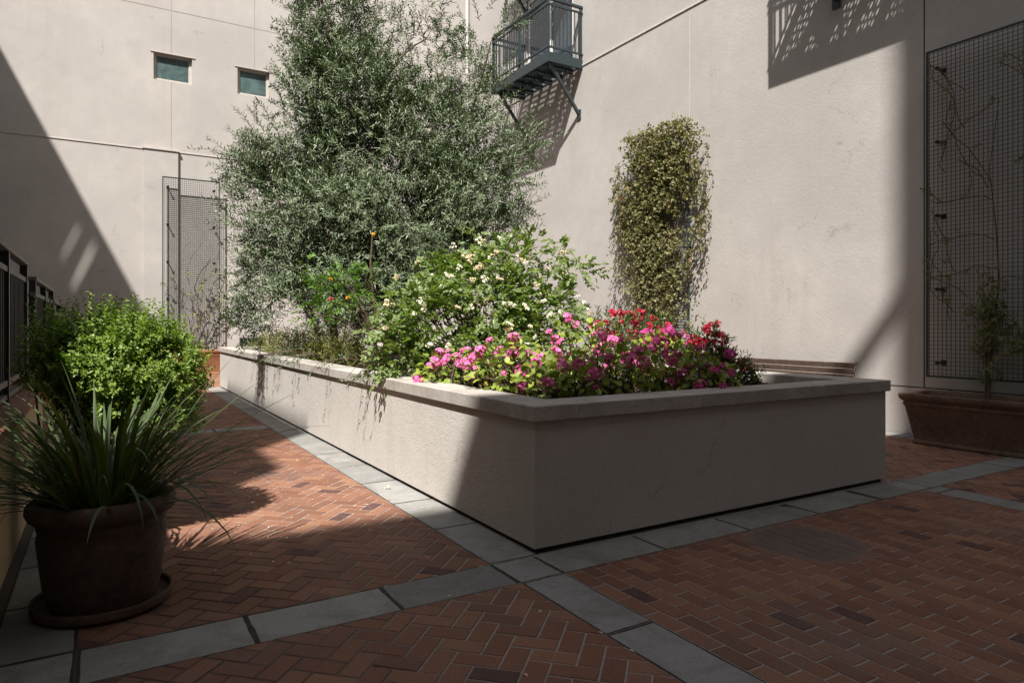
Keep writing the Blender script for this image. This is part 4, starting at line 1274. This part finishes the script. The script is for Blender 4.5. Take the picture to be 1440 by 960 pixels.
# ------------------------------------------------------------------ potted shrub (left)
bs = thing('clipped_shrub', 'bright yellow green small leaved shrub rising from a pot by the fence', 'shrub', (SP[0], SP[1], .47))
r2 = np.random.default_rng(101)
lo = [(.10,5.2,1.10,.46,.46,.24,1.2),(-.20,5.28,1.12,.26,.32,.24,.9),(.34,5.12,1.04,.26,.32,.26,1),(.05,5.3,1.26,.44,.34,.15,1),(.16,5.08,.84,.36,.28,.20,.6),(.36,5.1,.74,.20,.2,.20,.4)]
P, d_, _, _ = lobes_sample(lo, 4300, .30, r2)
keep = np.array([noise.noise((p[0]*4.0, p[1]*4.0, p[2]*4.0)) + .5*noise.noise((p[0]*9, p[1]*9, p[2]*9)) for p in P]) > -.3
P, d_ = P[keep], d_[keep]
l = list(twigs_leaves(P, d_, 13, .10, .0245, .015, up=.7, out=.55, rnd=.45, spread=.62, r=r2, tintv=.42))
big_ = np.repeat(r2.uniform(.7, 1.25, len(P)), 13); l[3] = l[3]*big_; l[4] = l[4]*big_
leaf_mesh('foliage', *l[:6], M['box'], bs, 'oval')
Pt, dt, _, _ = lobes_sample([(0.03,5.24,1.27,.50,.40,.18,1)], 240, .2, r2)
l = twigs_leaves(Pt, dt*.3, 18, .18, .027, .016, up=1.2, out=.3, rnd=.2, spread=.62, r=r2, tintv=.15, tbase=.4)
leaf_mesh('shoots', *l[:6], M['box'], bs, 'oval')
s_ = MB(); stems_to(s_, (SP[0], SP[1], .46), [tuple(p) for p in P[:110]], .010); s_.build('stems', M['stem'], bs); kids(bs)

# ------------------------------------------------------------------ strappy plant in the big pot
gp = thing('strappy_plant', 'dark green plant with long arching strap leaves in the round pot', 'plant', (PC[0], PC[1], .48))
r2 = np.random.default_rng(111)
gb = MB()
def blade(base, az, lean, ln, wd, curl, tint):
    h = Vector((math.cos(az), math.sin(az), 0)); side = Vector((-math.sin(az), math.cos(az), 0))
    p = Vector(base); ang = lean; k = 9; V = []
    for i in range(k):
        s = i/(k-1)
        wdt = wd*(min(1, .55+1.2*s) if s < .4 else 1)*(1-max(0, (s-.45)/.55)**1.8) + .0006
        dirv = h*math.sin(ang) + Vector((0,0,1))*math.cos(ang)
        nrm = h*math.cos(ang) - Vector((0,0,1))*math.sin(ang)
        V += [p - side*wdt/2, p - nrm*wdt*.18, p + side*wdt/2]
        p = p + dirv*(ln/(k-1)); ang += curl/(k-1)*(.4+1.2*s)
    F = []
    for i in range(k-1):
        a = i*3; F += [(a,a+1,a+4,a+3),(a+1,a+2,a+5,a+4)]
    gb.add(V, F, tint)
for i in range(300):
    az = r2.random()*6.283; q_ = math.sqrt(r2.random())*.15
    lean = abs(r2.normal(.30, .36)) + q_*1.5
    ln = r2.uniform(.50, 1.0)*(1.0 if lean > .45 else .86)
    blade((PC[0]+q_*math.cos(az+r2.normal(0,.4)), PC[1]+q_*math.sin(az+r2.normal(0,.4)), .44), az, min(lean, 1.25), ln, r2.uniform(.011, .023), r2.choice([r2.uniform(.2, .9), r2.uniform(.6, 1.6), r2.uniform(1.2, 2.4)]), float(r2.random()*.92 if r2.random() > .04 else 1.0))
for az, lean, ln, curl in ((-.25,1.0,1.12,.75),(-.1,1.05,1.0,.5),(.15,.95,1.1,.35),(.4,.85,1.05,.3),(.0,.9,.95,1.0),(-.45,1.0,.9,1.1),(-.55,.95,.7,2.0),(2.9,.85,.95,.7),(3.3,1.0,.8,.9),(-1.35,.75,.72,2.6),(-1.2,.9,.62,2.5)):
    blade((PC[0]+.1*math.cos(az), PC[1]+.1*math.sin(az), .48), az, lean, ln, .017, curl, float(r2.random()*.9))
gb.build('blades', M['blade'], gp, True); kids(gp)

# ------------------------------------------------------------------ fallen petals and leaves
for (x, y, lab) in ((2.08,5.51,'white fallen rose bloom lying on the sunlit concrete band'),):
    o = bpy.data.objects.new('fallen_bloom', wm[0]); COL.objects.link(o); o.location = (x, y, .014); o.scale = (.8,.8,.6)
    tag(o, lab, 'flower')
Pf = np.stack([rng.uniform(.2,2.2,70), rng.uniform(2.2,10,70), np.full(70,.004)], 1)
Df = np.stack([rng.normal(size=70), rng.normal(size=70), np.zeros(70)], 1)
lf = leaf_mesh('leaf_litter', Pf, Df, np.tile(np.array([[0,0,1.0]]),(70,1))+rng.normal(size=(70,3))*.1, .035, .015, rng.random(70), M['spent'], None, 'diamond', .02, .25)
struct(lf, 'stuff'); lf['label'] = 'dry fallen leaves and petals scattered on the paving'
